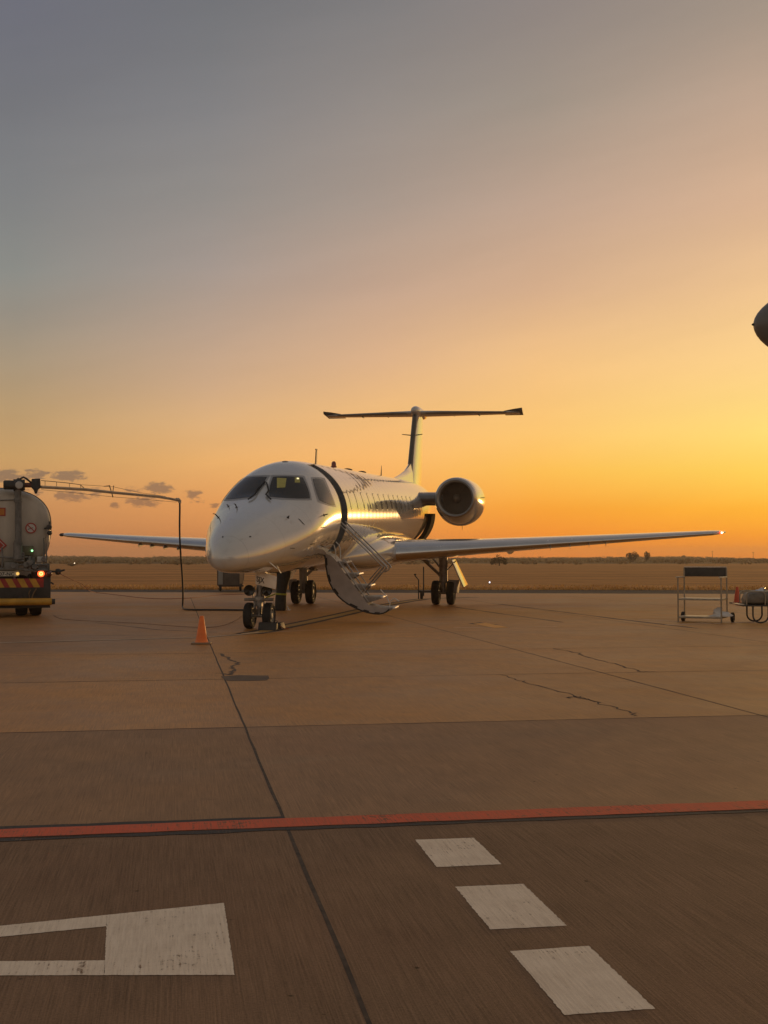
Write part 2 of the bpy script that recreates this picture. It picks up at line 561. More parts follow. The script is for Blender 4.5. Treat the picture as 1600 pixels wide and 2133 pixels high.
def concrete():
    m = bpy.data.materials.new('apron_concrete')
    m.use_nodes = True
    t = m.node_tree
    b = t.nodes['Principled BSDF']
    h = NT(t)
    co = h.n('ShaderNodeTexCoord').outputs['Object']
    rc = h.mapping(co, (1, 1, 1), (0, 0, -PHI))
    sp = h.n('ShaderNodeSeparateXYZ')
    h.put(sp.inputs[0], rc)
    s, tt = sp.outputs[0], sp.outputs[1]
    # slab index
    si = h.m('FLOOR', h.m('DIVIDE', h.m('SUBTRACT', s, S0), SW))
    ti = None
    for tj in TJ:
        q = h.m('GREATER_THAN', tt, tj)
        ti = q if ti is None else h.m('ADD', ti, q)
    cv = h.n('ShaderNodeCombineXYZ')
    h.put(cv.inputs[0], si)
    h.put(cv.inputs[1], ti)
    wn = h.n('ShaderNodeTexWhiteNoise', noise_dimensions='2D')
    h.put(wn.inputs['Vector'], cv.outputs[0])
    slab = wn.outputs['Value']
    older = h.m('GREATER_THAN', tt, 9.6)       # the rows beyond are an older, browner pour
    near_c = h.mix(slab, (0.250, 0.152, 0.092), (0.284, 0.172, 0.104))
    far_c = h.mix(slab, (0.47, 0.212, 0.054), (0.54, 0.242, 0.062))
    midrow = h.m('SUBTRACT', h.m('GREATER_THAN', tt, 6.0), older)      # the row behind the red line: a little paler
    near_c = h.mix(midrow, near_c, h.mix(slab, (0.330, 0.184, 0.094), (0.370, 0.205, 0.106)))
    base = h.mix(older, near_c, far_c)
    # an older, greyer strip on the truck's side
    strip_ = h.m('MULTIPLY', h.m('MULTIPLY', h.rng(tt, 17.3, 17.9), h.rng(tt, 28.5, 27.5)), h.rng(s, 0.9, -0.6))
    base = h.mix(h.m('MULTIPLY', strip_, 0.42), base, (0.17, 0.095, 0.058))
    # broom finish: fine grooves along the pour
    br = h.noise(h.mapping(rc, (140, 2.2, 1)), 1.0, 4, 0.7)
    br2 = h.noise(h.mapping(rc, (48, 1.3, 1)), 1.0, 3, 0.6)
    grain = h.noise(rc, 95, 5, 0.8)
    big = h.noise(rc, 0.55, 6, 0.62)
    mid = h.noise(h.mapping(rc, (1.4, 0.8, 1)), 2.6, 6, 0.65)
    k = h.m('ADD', h.m('MULTIPLY', h.rng(br, 0.32, 0.68), 0.50), h.m('MULTIPLY', h.rng(br2, 0.25, 0.75), 0.10))
    k = h.m('ADD', k, h.m('MULTIPLY', h.rng(big, 0.25, 0.75), 0.36))
    k = h.m('ADD', k, h.m('MULTIPLY', h.rng(mid, 0.25, 0.75), 0.30))
    k = h.m('ADD', k, h.m('MULTIPLY', h.rng(grain, 0.32, 0.68), 0.50))
    k = h.m('ADD', k, 0.12)
    gr = h.n('ShaderNodeCombineColor')
    for i in range(3):
        h.put(gr.inputs[i], k)
    base = h.mix(1.0, base, gr.outputs[0], 'MULTIPLY')
    # rust-pink dust blotches and pale scuffs, oil spots
    base = h.mix(h.m('MULTIPLY', h.rng(h.noise(rc, 0.33, 4, 0.6), 0.5, 0.72), 0.30), base, (0.29, 0.140, 0.085))
    base = h.mix(h.m('MULTIPLY', h.rng(h.noise(h.mapping(rc, (0.5, 1.5, 1), (0, 0, 0.5)), 0.8, 6, 0.68), 0.60, 0.75), 0.35), base, (0.40, 0.27, 0.16))
    base = h.mix(h.m('MULTIPLY', h.rng(h.noise(rc, 1.15, 5, 0.7), 0.64, 0.78), 0.5), base, (0.07, 0.05, 0.036))
    # small pits and pebbles of dirt
    vo = h.n('ShaderNodeTexVoronoi', feature='F1')
    h.put(vo.inputs['Vector'], h.mapping(rc, (7.0, 7.0, 1)))
    vo.inputs['Scale'].default_value = 1.0
    pit = h.m('MULTIPLY', h.rng(vo.outputs['Distance'], 0.03, 0.085, 1, 0), h.m('GREATER_THAN', h.noise(rc, 3.1, 2, 0.5), 0.56))
    base = h.mix(h.m('MULTIPLY', pit, 0.8), base, (0.03, 0.022, 0.016))
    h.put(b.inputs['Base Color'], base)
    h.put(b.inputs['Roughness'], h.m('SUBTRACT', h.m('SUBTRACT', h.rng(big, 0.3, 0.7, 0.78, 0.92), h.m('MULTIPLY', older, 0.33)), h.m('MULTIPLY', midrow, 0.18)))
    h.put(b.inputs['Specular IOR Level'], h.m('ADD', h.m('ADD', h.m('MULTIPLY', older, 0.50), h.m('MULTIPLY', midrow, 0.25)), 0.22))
    b.inputs['Specular Tint'].default_value = (1.0, 0.74, 0.44, 1)
    bn = h.n('ShaderNodeBump')
    bn.inputs['Strength'].default_value = 0.55
    bn.inputs['Distance'].default_value = 0.004
    h.put(bn.inputs['Height'], h.m('ADD', h.m('ADD', h.m('MULTIPLY', br, 1.2), h.m('MULTIPLY', grain, 0.5)), h.m('MULTIPLY', pit, -1.2)))
    h.put(b.inputs['Normal'], bn.outputs[0])
    return m


def paint(name, color, wear=0.35, worn=(0.16, 0.12, 0.09), chip0=0.62):
    """road paint worn along the broom grooves"""
    m = bpy.data.materials.new(name)
    m.use_nodes = True
    t = m.node_tree
    b = t.nodes['Principled BSDF']
    h = NT(t)
    co = h.n('ShaderNodeTexCoord').outputs['Object']
    rc = h.mapping(co, (1, 1, 1), (0, 0, -PHI))
    br = h.noise(h.mapping(rc, (105, 5.0, 1)), 1.0, 4, 0.65)
    bl = h.noise(rc, 5.0, 6, 0.7)
    gn = h.noise(rc, 120, 3, 0.7)
    k = h.m('ADD', h.m('MULTIPLY', br, 0.5), h.m('ADD', h.m('MULTIPLY', bl, 0.32), h.m('MULTIPLY', gn, 0.18)))
    c = h.mix(h.m('MULTIPLY', h.rng(k, 0.43, 0.64), wear), color, worn)
    chip = h.m('ADD', h.m('MULTIPLY', h.noise(rc, 26, 8, 0.78), 0.6), h.m('MULTIPLY', br, 0.4))
    patchy = h.m('MULTIPLY', h.rng(h.noise(rc, 2.3, 4, 0.6), 0.35, 0.7), 0.10)
    c = h.mix(h.rng(h.m('ADD', chip, patchy), chip0, chip0 + 0.075), c, (0.20, 0.105, 0.05))
    h.put(b.inputs['Base Color'], c)
    b.inputs['Roughness'].default_value = 0.75
    bn = h.n('ShaderNodeBump')
    bn.inputs['Strength'].default_value = 0.5
    bn.inputs['Distance'].default_value = 0.004
    h.put(bn.inputs['Height'], br)
    h.put(b.inputs['Normal'], bn.outputs[0])
    return m


def grass_mat(name, a, b_, scale=(0.006, 0.16, 1)):
    m = bpy.data.materials.new(name)
    m.use_nodes = True
    t = m.node_tree
    b = t.nodes['Principled BSDF']
    h = NT(t)
    co = h.n('ShaderNodeTexCoord').outputs['Object']
    n1 = h.m('ADD', h.m('MULTIPLY', h.noise(h.mapping(co, scale), 1.0, 5, 0.65), 0.5), h.m('MULTIPLY', h.noise(h.mapping(co, (scale[0] * 2.2, scale[1] * 3.1, 1), (0, 0, 0.02), (3, 7, 0)), 1.0, 4, 0.6), 0.5))
    n2 = h.noise(h.mapping(co, (0.25, 1.1, 1)), 1.0, 6, 0.7)
    k = h.m('ADD', h.m('MULTIPLY', n1, 0.58), h.m('MULTIPLY', n2, 0.42))
    h.put(b.inputs['Base Color'], h.ramp(h.rng(k, 0.405, 0.595), [(0.0, tuple(c * 0.5 for c in a)), (0.35, a), (0.7, b_), (1.0, tuple(c * 1.2 for c in b_))]))
    b.inputs['Roughness'].default_value = 0.9
    b.inputs['Specular IOR Level'].default_value = 0.1
    return m


FIELD = grass_mat('dry_grass_ground', (0.40, 0.175, 0.052), (0.60, 0.280, 0.090))
BLADE = grass_mat('dry_grass_blades', (0.62, 0.33, 0.10), (0.80, 0.47, 0.17))
SCRUBM = mat('scrub_leaves_hazed', (0.30, 0.215, 0.11), 0.9, var=0.35, vscale=0.05, spec=0.1)  # leaf colour lightened to stand for haze over the distance
TREEM = mat('tree_leaves', (0.045, 0.040, 0.020), 0.9, var=0.4, vscale=0.8, spec=0.1)
BUSHM = mat('bush_leaves', (0.085, 0.068, 0.032), 0.9, var=0.35, vscale=1.2, spec=0.1)
BARK = mat('bark', (0.07, 0.05, 0.035), 0.9)
RIDGE = mat('ridge_soil', (0.16, 0.115, 0.058), 0.95, var=0.3, vscale=0.02, spec=0.1)
ASPH = mat('shoulder_asphalt', (0.080, 0.066, 0.055), 0.85, var=0.3, vscale=0.6, spec=0.2)
CONCRETE = concrete()
P_WHITE = paint('white_paint', (0.97, 0.79, 0.60), 0.60, (0.60, 0.44, 0.30))
P_RED = paint('red_paint', (0.78, 0.125, 0.045), 0.6, (0.40, 0.13, 0.065), 0.585)
P_BLACK = paint('black_paint', (0.035, 0.030, 0.027), 0.5, (0.10, 0.075, 0.055))
P_YEL = paint('yellow_paint', (0.52, 0.30, 0.085), 0.5, (0.25, 0.16, 0.08))
JOINT = mat('joint_filler', (0.080, 0.052, 0.034), 0.85, var=0.5, vscale=14)
PATCH = mat('tar_patch', (0.125, 0.080, 0.050), 0.8, var=0.4, vscale=6)

# open dry grass land: one sheet to the horizon
fb = MB()
fb.add([(-1100, -60, -0.03), (1100, -60, -0.03), (1100, 1320, -0.03), (-1100, 1320, -0.03)], [(0, 1, 2, 3)])
tag(fb.build('grass_field', FIELD, smooth=0), 'flat field of dry orange-brown grass beyond the apron', 'field', kind='structure')
# apron: far edge measured at both sides
e0, e1 = G(-400, 1231.5), G(2000, 1238.5)
n0, n1 = G(-400, 1227), G(2000, 1229.5)
dr = (e1 - e0).normalized()
drn = (n1 - n0).normalized()
ab = MB()
pa, pb = e0 - dr * 250, e1 + dr * 250
ab.add([(pa.x, -40, 0), (pb.x, -40, 0), (pb.x, pb.y, 0), (pa.x, pa.y, 0)], [(0, 1, 2, 3)])
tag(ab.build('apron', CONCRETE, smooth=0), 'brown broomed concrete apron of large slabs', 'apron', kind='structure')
sb_ = MB()
qa, qb = n0 - drn * 250, n1 + drn * 250
sb_.add([(pa.x, pa.y - 0.6, -0.004), (pb.x, pb.y - 0.6, -0.004), (qb.x, qb.y, -0.004), (qa.x, qa.y, -0.004)], [(0, 1, 2, 3)])
tag(sb_.build('asphalt_shoulder', ASPH, smooth=0), 'dark asphalt strip between apron and grass', 'shoulder', kind='structure')


def strip(mb, pts, w, z, mi=0, jit=0.0, rnd=random):
    """flat ribbon along ground points; w may vary"""
    pts = [Vector((p[0], p[1], 0)) for p in pts]
    ws = w if isinstance(w, (list, tuple)) else [w] * len(pts)
    L, Rr = [], []
    for i, p in enumerate(pts):
        d = (pts[min(i + 1, len(pts) - 1)] - pts[max(i - 1, 0)]).normalized()
        nrm = Vector((-d.y, d.x, 0))
        j1 = rnd.uniform(-jit, jit)
        j2 = rnd.uniform(-jit, jit)
        L.append(p + nrm * (ws[i] / 2 + j1) + Vector((0, 0, z)))
        Rr.append(p - nrm * (ws[i] / 2 + j2) + Vector((0, 0, z)))
    n = len(pts)
    mb.add(L + Rr, [(i, i + 1, n + i + 1, n + i) for i in range(n - 1)], mi)


def lerp_path(a, b, n):
    return [a.lerp(b, i / n) for i in range(n + 1)]


# joints between the slabs
jb = MB()
rj = random.Random(3)
for k in range(-6, 7):
    s = S0 + SW * k
    wj = 0.017 if k == 0 else 0.019
    pts = [st(s + rj.uniform(-.004, .004), -4 + 0.5 * i) for i in range(0, 92)]
    strip(jb, pts, [wj * rj.uniform(.85, 1.15) for i in range(len(pts))], 0.0012)
for i, t in enumerate(TJ):
    w = 0.020 if i == 3 else 0.018
    pts = [st(-26 + 0.5 * k, t + rj.uniform(-.004, .004)) for k in range(0, 110)]
    strip(jb, pts, [w * rj.uniform(.6, 1.25) for _ in pts], 0.0014 + 0.0002 * (i % 2))
tag(jb.build('expansion_joints', JOINT, smooth=0), 'dark filled joints between the concrete slabs', 'joint', kind='structure')


def jag(pts, n, amp, rnd):
    out = []
    for i in range(len(pts) - 1):
        for k in range(n):
            p = pts[i].lerp(pts[i + 1], k / n)
            out.append(p + Vector((rnd.uniform(-amp, amp), rnd.uniform(-amp, amp) * 1.6, 0)))
    out.append(pts[-1])
    return out


cb = MB()
rc_ = random.Random(11)
for path, w in (([(1045, 1406), (1085, 1418), (1095, 1421), (1180, 1445), (1240, 1463), (1320, 1485), (1323, 1491)], 0.022),
                ([(1150, 1351), (1205, 1360), (1208, 1364), (1270, 1380), (1325, 1396), (1328, 1399), (1372, 1400)], 0.030),
                ([(457, 1362), (478, 1373), (497, 1382), (483, 1390), (487, 1398), (478, 1406)], 0.045),
                ([(452, 1402), (480, 1405)], 0.04), ([(1178, 1455), (1200, 1450), (1240, 1462)], 0.02),
                ([(1180, 1452), (1222, 1455), (1250, 1464)], 0.022)):
    pts = jag([G(u, v) for u, v in path], 6, 0.03, rc_)
    strip(cb, pts, [w * rc_.uniform(.35, 1.3) for _ in pts], 0.0020)
tag(cb.build('pavement_cracks', PATCH, smooth=0), 'jagged tar-filled cracks across the slabs', 'crack', kind='structure')
pb_ = MB()
pp = [(460, 1409), (497, 1406), (530, 1407), (559, 1407), (561, 1413), (556, 1417), (520, 1418), (478, 1418), (470, 1417)]
pb_.add([G(u, v, 0.0024) for u, v in pp], [tuple(range(len(pp)))])
tag(pb_.build('tar_patch', PATCH, smooth=0), 'dark tar repair patch beside the slab joint', 'patch', kind='structure')

# painted markings
rb = MB()


def rag_line(mb, a, b, n, w, z, mi, jit, rnd):
    strip(mb, lerp_path(a, b, n), w, z, mi, jit, rnd)


ra_ = random.Random(5)
r_c0, r_c1 = st(-14, 6.06), st(16, 6.16)
rag_line(rb, r_c0, r_c1, 240, [0.17 + 0.10 * max(0, i - 80) / 160 for i in range(241)], 0.0032, 0, 0.006, ra_)
tag(rb.build('red_line_marking', P_RED, smooth=0), 'red painted safety line across the apron', 'marking', kind='structure')
kb = MB()
rag_line(kb, st(-14, 6.20), st(0.56, 6.20), 120, 0.12, 0.0022, 0, 0.008, ra_)
rag_line(kb, st(-14, 5.955), st(16, 5.975), 240, 0.05, 0.0024, 0, 0.012, ra_)
tag(kb.build('black_line_marking', P_BLACK, smooth=0), 'black border bands of the red safety line', 'marking', kind='structure')


def rag_poly(poly, step, jit, rnd):
    out = []
    n = len(poly)
    for i in range(n):
        a, b = poly[i], poly[(i + 1) % n]
        k = max(1, int((b - a).length / step))
        for j in range(k):
            p = a.lerp(b, j / k)
            if j:
                p = p + Vector((rnd.uniform(-jit, jit), rnd.uniform(-jit, jit), 0))
            out.append(p)
    return out


wb = MB()
for q in ([(865, 1749), (987, 1745), (1045, 1800), (910, 1806)], [(948, 1847), (1090, 1841), (1181, 1928), (1022, 1936)], [(1063, 1981), (1226, 1970), (1365, 2101), (1176, 2114)],
          [(1215, 2180), (1410, 2165), (1610, 2370), (1370, 2390)]):
    p = rag_poly([G(u, v, 0.0018) for u, v in q], 0.012, 0.0022, ra_)
    wb.add(p, [tuple(range(len(p)))])
tag(wb.build('white_dash_marking', P_WHITE, smooth=0), 'row of worn white painted dashes', 'marking', kind='structure')
lb = MB()
o_tl, h_tl = (-400, 1969.5), (-400, 1991.5)
for q in ([(223, 1905.6), (466.5, 1880.5), (489, 2030.5), (217, 2031)], [(-400, 1969.5), (223, 1905.6), (223, 1929), (-400, 1991.5)], [(-400, 2005), (218.5, 2000.2), (217, 2031), (-400, 2033)]):
    p = rag_poly([G(u, v, 0.0018) for u, v in q], 0.012, 0.0016, ra_)
    lb.add(p, [tuple(range(len(p)))])
tag(lb.build('white_arrow_marking', P_WHITE, smooth=0), 'large white painted stand marking with two tapering legs', 'marking', kind='structure')
# taxi lead-in line: yellow with dark edges, curving past the nose wheel
yb = MB()
kb2 = MB()
path = [G(u, v) for u, v in ((-60, 1341), (120, 1336), (300, 1331), (420, 1328), (500, 1322), (545, 1316), (585, 1307), (640, 1296), (700, 1283), (752, 1271), (800, 1261), (845, 1253), (880, 1248), (925, 1246), (1000, 1243.5))]
fine = []
for i in range(len(path) - 1):
    for k in range(6):
        fine.append(path[i].lerp(path[i + 1], k / 6))
wid = [0.10 if p.x < -2.4 else 0.24 for p in fine]
strip(yb, fine, wid, 0.0034, 0, 0.006, ra_)
strip(kb2, fine, [w + (0.05 if w < .15 else 0.26) for w in wid], 0.0022, 0, 0.01, ra_)
p = [G(u, v, 0.0034) for u, v in ((985, 1299), (1012, 1297.5), (1060, 1307), (1030, 1308))]
yo = MB()
yo.add([q_ + Vector((0, 0, .0008)) for q_ in p], [(0, 1, 2, 3)])
tag(yo.build('orange_dash_marking', paint('orange_paint', (0.95, 0.46, 0.12), 0.2, (0.5, 0.3, 0.12), 0.66), smooth=0), 'short bright orange-yellow dash beside a thin white line', 'marking', kind='structure')
p = [G(u, v, 0.0022) for u, v in ((975, 1299), (1000, 1296.5), (1040, 1301.5), (1012, 1302))]
kb2.add(p, [(0, 1, 2, 3)])
tag(yb.build('yellow_taxi_line', P_YEL, smooth=0), 'yellow painted lead-in line under the aircraft nose', 'marking', kind='structure')
tag(kb2.build('taxi_line_border', P_BLACK, smooth=0), 'black border of the yellow lead-in line', 'marking', kind='structure')
tb = MB()
for a, b, w in (((945, 1307.6), (1160, 1305.8), .05), ((1330, 1290), (1500, 1299.5), .07), ((1385, 1302), (1570, 1295.8), .07), ((530, 1318.5), (690, 1311), 0.03)):
    strip(tb, lerp_path(G(*a), G(*b), 12), w, 0.0038, 0, 0.004, ra_)
strip(tb, [q_ for q_ in fine if q_.x < -2.25], 0.055, 0.0044, 0, 0.004, ra_)
tag(tb.build('thin_white_line_marking', P_WHITE, smooth=0), 'thin white stand lines beside the trolley', 'marking', kind='structure')

# tyre scuffs on the apron
sc = MB()
for pth, w in (([(1040, 1258), (1150, 1272), (1290, 1290), (1480, 1312)], .12), ([(930, 1262), (1020, 1275), (1200, 1300)], .10), ([(200, 1297), (330, 1312), (470, 1318)], .07)):
    pts = [G(u, v) for u, v in pth]
    f2 = []
    for i in range(len(pts) - 1):
        f2 += lerp_path(pts[i], pts[i + 1], 8)[:-1]
    strip(sc, f2, [w * ra_.uniform(.4, 1.1) for _ in f2], 0.0008, 0, 0.01, ra_)
TYREM = mat('tyre_scuff', (0.12, 0.085, 0.06), 0.85, var=0.4, vscale=2)
tag(sc.build('tyre_marks', TYREM, smooth=0), 'faint dark tyre scuffs on the concrete', 'tyre mark', kind='structure')

# dry grass clumps near the edge
gb = MB()
rg = random.Random(21)
for i in range(9000):
    X = rg.uniform(-22, 24)
    lim = qa.y + (X - qa.x) / (qb.x - qa.x) * (qb.y - qa.y)
    Y = lim - .35 + (rg.random() ** 2.2) * 9
    hgt = rg.uniform(0.02, 0.085) * (1.8 if rg.random() < .04 else 1)
    wd = rg.uniform(0.01, 0.03)
    a = rg.uniform(0, math.pi)
    dx, dy = math.cos(a) * wd, math.sin(a) * wd
    lx, ly = rg.uniform(-.05, .05), rg.uniform(-.05, .05)
    gb.add([(X - dx, Y - dy, -0.03), (X + dx, Y + dy, -0.03), (X + lx + dx * .5, Y + ly, hgt), (X + lx - dx * .6, Y + ly, hgt * .8)], [(0, 1, 2, 3)])
tag(gb.build('dry_grass', BLADE, smooth=0), 'fringe of short dry grass tufts where the field meets the asphalt', 'grass', kind='stuff')

# low ridge and its scrub
NX, NY = 70, 26


def ridge_h(X, Y):
    u = 800 + X / Y * FOC
    pts = [(-400, 1161), (60, 1159.0), (110, 1157.6), (200, 1158.5), (250, 1160.5), (310, 1161), (325, 1159.5), (420, 1158.6), (600, 1160), (900, 1162.2), (1050, 1161.8), (1250, 1160.8),
           (1330, 1159.5), (1420, 1159.3), (1500, 1161.3), (1600, 1163.5), (2100, 1163)]
    v = np.interp(u, [q[0] for q in pts], [q[1] for q in pts])
    top = 1.32 + (1163 - v) / FOC * 900 - 0.55
    f = min(max((Y - 290) / 610, 0), 1)
    return -0.05 + max(top, 0.0) * f ** 1.3


hb = MB()
vs, fs = [], []
for j in range(NY):
    Y = 285 + (1280 - 285) * (j / (NY - 1)) ** 1.5
    for i in range(NX):
        X = (-0.80 + 1.6 * i / (NX - 1)) * Y
        vs.append((X, Y, ridge_h(X, Y)))
for j in range(NY - 1):
    for i in range(NX - 1):
        fs.append((j * NX + i, j * NX + i + 1, (j + 1) * NX + i + 1, (j + 1) * NX + i))
hb.add(vs, fs)
tag(hb.build('hills', RIDGE), 'low scrub-covered rise along the horizon', 'hills', kind='structure')


def clump(mb, c, rx, ry, rz, n, size, rnd, mi=0, hollow=0.4):
    for _ in range(n):
        while True:
            q = Vector((rnd.uniform(-1, 1), rnd.uniform(-1, 1), rnd.uniform(-1, 1)))
            if hollow < q.length < 1:
                break
        p = Vector(c) + Vector((q.x * rx, q.y * ry, q.z * rz))
        a = Vector((rnd.uniform(-1, 1), rnd.uniform(-1, 1), rnd.uniform(-1, 1))).normalized()
        b = a.cross(Vector((rnd.uniform(-1, 1), rnd.uniform(-1, 1), rnd.uniform(-1, 1)))).normalized()
        s = size * rnd.uniform(0.5, 1.3)
        mb.add([p - a * s, p + b * s * .6, p + a * s, p - b * s * .6], [(0, 1, 2, 3)], mi)


sbm = MB()
rs = random.Random(31)
for i in range(5200):
    Y = 262 + (rs.random() ** 0.9) * 680
    X = rs.uniform(-0.46, 0.46) * Y
    z = ridge_h(X, Y)
    u = 800 + X / Y * FOC
    if u > 880 and Y < 330 and rs.random() < 0.75:
        continue
    hh = rs.uniform(0.3, 0.95) * (1.8 if rs.random() < 0.06 else 1)
    clump(sbm, (X, Y, z + hh * 0.55), rs.uniform(0.7, 2.0), 0.8, hh * 0.6, 11, 0.42, rs)
tag(sbm.build('scrub', SCRUBM, smooth=0), 'dark olive bushland covering the far rise', 'scrub', kind='stuff')


def tree(name, u, v_base, Y, w, hgt, label, cat, group, leaf, n, size, lobes, trunk=0.5):
    base = atY(u, v_base, Y)
    base.z = ridge_h(base.x, Y) if Y > 290 else -0.03
    r = empty(name, base)
    tag(r, label, cat, group)
    rnd = random.Random(int(u * 7 + Y))
    cm = MB()
    for (lx, lz, lr) in lobes:
        clump(cm, (lx * w, rnd.uniform(-.2, .2) * w, lz * hgt), lr * w, lr * w, lr * hgt * .8, n, size, rnd, hollow=0.25)
    cm.build('crown', leaf, r, smooth=0)
    tm = MB()
    tm.tube([(0, 0, 0), (0.03 * w, 0, trunk * .5 * hgt), (-0.02 * w, 0, trunk * hgt)], [w * .035, w * .028, w * .018], 7)
    for k in range(5):
        a = k * 1.3
        tm.tube([(0, 0, trunk * .35 * hgt), (math.cos(a) * .18 * w, math.sin(a) * .18 * w, (trunk + .08) * hgt)], [w * .018, w * .008], 5)
    tm.build('trunk', BARK, r)
    return r


tree('round_bush', 1040, 1178, 222, 3.0, 2.55, 'wide brown-green bush standing alone in the grass right of the engine', 'bush', None, BUSHM, 90, 0.17,
     [(-.28, .38, .25), (.25, .36, .26), (0, .55, .32), (-.1, .3, .3), (.35, .22, .18), (-.4, .22, .16)], .5)
tree('dark_tree', 1317, 1172, 372, 3.6, 3.6, 'larger dark round-topped tree of the pair beyond the wing', 'tree', 'pair of dark trees on the skyline', TREEM, 110, 0.26,
     [(-.3, .6, .26), (.1, .68, .3), (.38, .55, .24), (0, .42, .32), (-.2, .35, .2)], .5)
tree('dark_tree', 1348, 1168, 380, 1.9, 3.5, 'smaller dark round-topped tree of the pair beyond the wing', 'tree', 'pair of dark trees on the skyline', TREEM, 110, 0.24,
     [(-.1, .66, .36), (.18, .6, .34), (0, .42, .36)], .55)
for u, v, Y, w, hgt, lb_ in ((370, 1177, 240, 2.8, 0.95, 'dark low bush behind the hanging hose'), (392, 1176, 246, 2.0, 0.7, 'small dark bush right behind the hanging hose'),
                           (150, 1180, 205, 1.4, 0.6, 'small low bush near the left field lamps'), (1145, 1173, 300, 2.2, 0.9, 'low dark bush left of the tree pair'),
                           (1515, 1175, 285, 2.6, 1.1, 'low brown bush above the trolley board'), (1424, 1157, 690, 2.4, 2.4, 'tiny dark treetop poking above the ridge line'),
                           (1582, 1170, 420, 2.2, 1.6, 'dark bush near the right end of the ridge')):
    tree('low_bush', u, v, Y, w, hgt, lb_, 'bush', 'low bushes along the far field', SCRUBM, 55, 0.16 * max(1, Y / 260), [(-.25, .45, .3), (.2, .5, .3), (0, .4, .34)], .35)

for u, vt, Y in ((1484, 1148, 640), (1569, 1150, 640)):
    t_ = atY(u, vt, Y)
    r = empty('utility_pole', (t_.x, Y, 0))
    tag(r, 'thin %s pole on the skyline above the %s' % (('leftmost', 'wheeled rack') if u < 1500 else ('far right', 'luggage barrow')), 'pole', 'skyline poles')
    mb = MB()
    mb.tube([(0, 0, 0), (0, 0, t_.z)], [.13, .09], 6)
    mb.build('shaft', BARK, r)
    mb = MB()
    mb.box((0, 0, t_.z - .25), (1.1, .12, .14))
    mb.build('crossarm', BARK, r)
# field lamps
for u, v, Y, em, lb_ in ((1020, 1213, 62, LAMPW, 'small blue-white taxiway lamp glowing in the grass below the wing'), (123, 1173, 300, LAMPWW, 'tiny lit field lamp nearest the fuel truck'),
                         (155, 1173, 300, LAMPWW, 'tiny lit field lamp second from the fuel truck')):
    p = atY(u, v, Y)
    r = empty('field_lamp', (p.x, Y, -0.03))
    tag(r, lb_, 'lamp', 'field edge lamps')
    k = Y / 300
    k = max(k, 0.22)
    if 'faint' in lb_:
        k *= .55
    mb = MB()
    mb.lathe([(0.0, 0), (0.10 * k, 0), (0.10 * k, 0.03), (0.03 * k, 0.05), (0.03 * k, p.z)], (0, 0, 0), (0, 0, 1), 8)
    mb.build('lamp_post', TDARK, r)
    mb = MB()
    mb.lathe([(0.0, -0.16 * k), (0.12 * k, -0.1 * k), (0.15 * k, 0), (0.12 * k, 0.1 * k), (0, 0.16 * k)], (0, 0, p.z + 0.03), (0, 0, 1), 10)
    mb.build('lens', em, r)

# ------------------------------------------------------------------ airliner
PSI = 0.163
PITCH = R(2.15)
AX, AY = -2.34, 22.85
air = empty('jet_airliner', (AX, AY, 0), -PSI)
tag(air, 'white twin-engine T-tail jet parked with its door stairs lowered', 'airplane')
BROT = (PITCH, 0, 0)


def to_local(p):
    """world point -> aircraft body frame (y aft, x port, z up, without the nose-down sit)"""
    q = Matrix.Rotation(PSI, 4, 'Z') @ (Vector(p) - Vector((AX, AY, 0)))
    return Matrix.Rotation(-PITCH, 4, 'X') @ q


def dir_local(d):
    return (Matrix.Rotation(-PITCH, 3, 'X') @ (Matrix.Rotation(PSI, 3, 'Z') @ Vector(d)))


STN = [  # y, half width, top, bottom, widest height
    (-2.32, 0.02, 1.42, 1.36, 1.39), (-2.27, 0.13, 1.54, 1.25, 1.385), (-2.15, 0.25, 1.66, 1.18, 1.39), (-1.95, 0.37, 1.79, 1.145, 1.40), (-1.6, 0.53, 1.95, 1.12, 1.44),
    (-1.2, 0.66, 2.09, 1.10, 1.50), (-0.8, 0.78, 2.21, 1.085, 1.57), (-0.4, 0.90, 2.32, 1.065, 1.66), (0.0, 1.00, 2.43, 1.04, 1.76), (0.3, 1.05, 2.545, 1.02, 1.84),
    (0.6, 1.08, 2.72, 1.005, 1.91), (0.95, 1.105, 2.92, 0.99, 1.99), (1.3, 1.12, 3.06, 0.99, 2.05), (1.7, 1.133, 3.17, 0.99, 2.10), (2.2, 1.14, 3.24, 0.99, 2.125),
    (2.86, 1.14, 3.265, 0.99, 2.13), (3.4, 1.14, 3.27, 0.99, 2.13), (6, 1.14, 3.27, 0.99, 2.13), (10, 1.14, 3.27, 0.99, 2.13), (14.8, 1.14, 3.27, 0.99, 2.13),
    (16.4, 1.11, 3.27, 1.06, 2.17), (18.2, 0.99, 3.25, 1.36, 2.31), (20.2, 0.76, 3.20, 1.83, 2.52), (22.2, 0.48, 3.10, 2.27, 2.68), (23.6, 0.25, 2.98, 2.58, 2.78), (24.05, 0.11, 2.88, 2.70, 2.79)]
SA = np.array(STN)


def pchip(x, y, q):
    h = np.diff(x)
    d = np.diff(y) / h
    m = np.zeros_like(y)
    for i in range(1, len(x) - 1):
        if d[i - 1] * d[i] > 0:
            w1, w2 = 2 * h[i] + h[i - 1], h[i] + 2 * h[i - 1]
            m[i] = (w1 + w2) / (w1 / d[i - 1] + w2 / d[i])
    m[0], m[-1] = d[0], d[-1]
    i = int(np.clip(np.searchsorted(x, q) - 1, 0, len(x) - 2))
    t = (q - x[i]) / h[i]
    return ((1 + 2 * t) * (1 - t) ** 2 * y[i] + t * (1 - t) ** 2 * h[i] * m[i] + t * t * (3 - 2 * t) * y[i + 1] + t * t * (t - 1) * h[i] * m[i + 1])


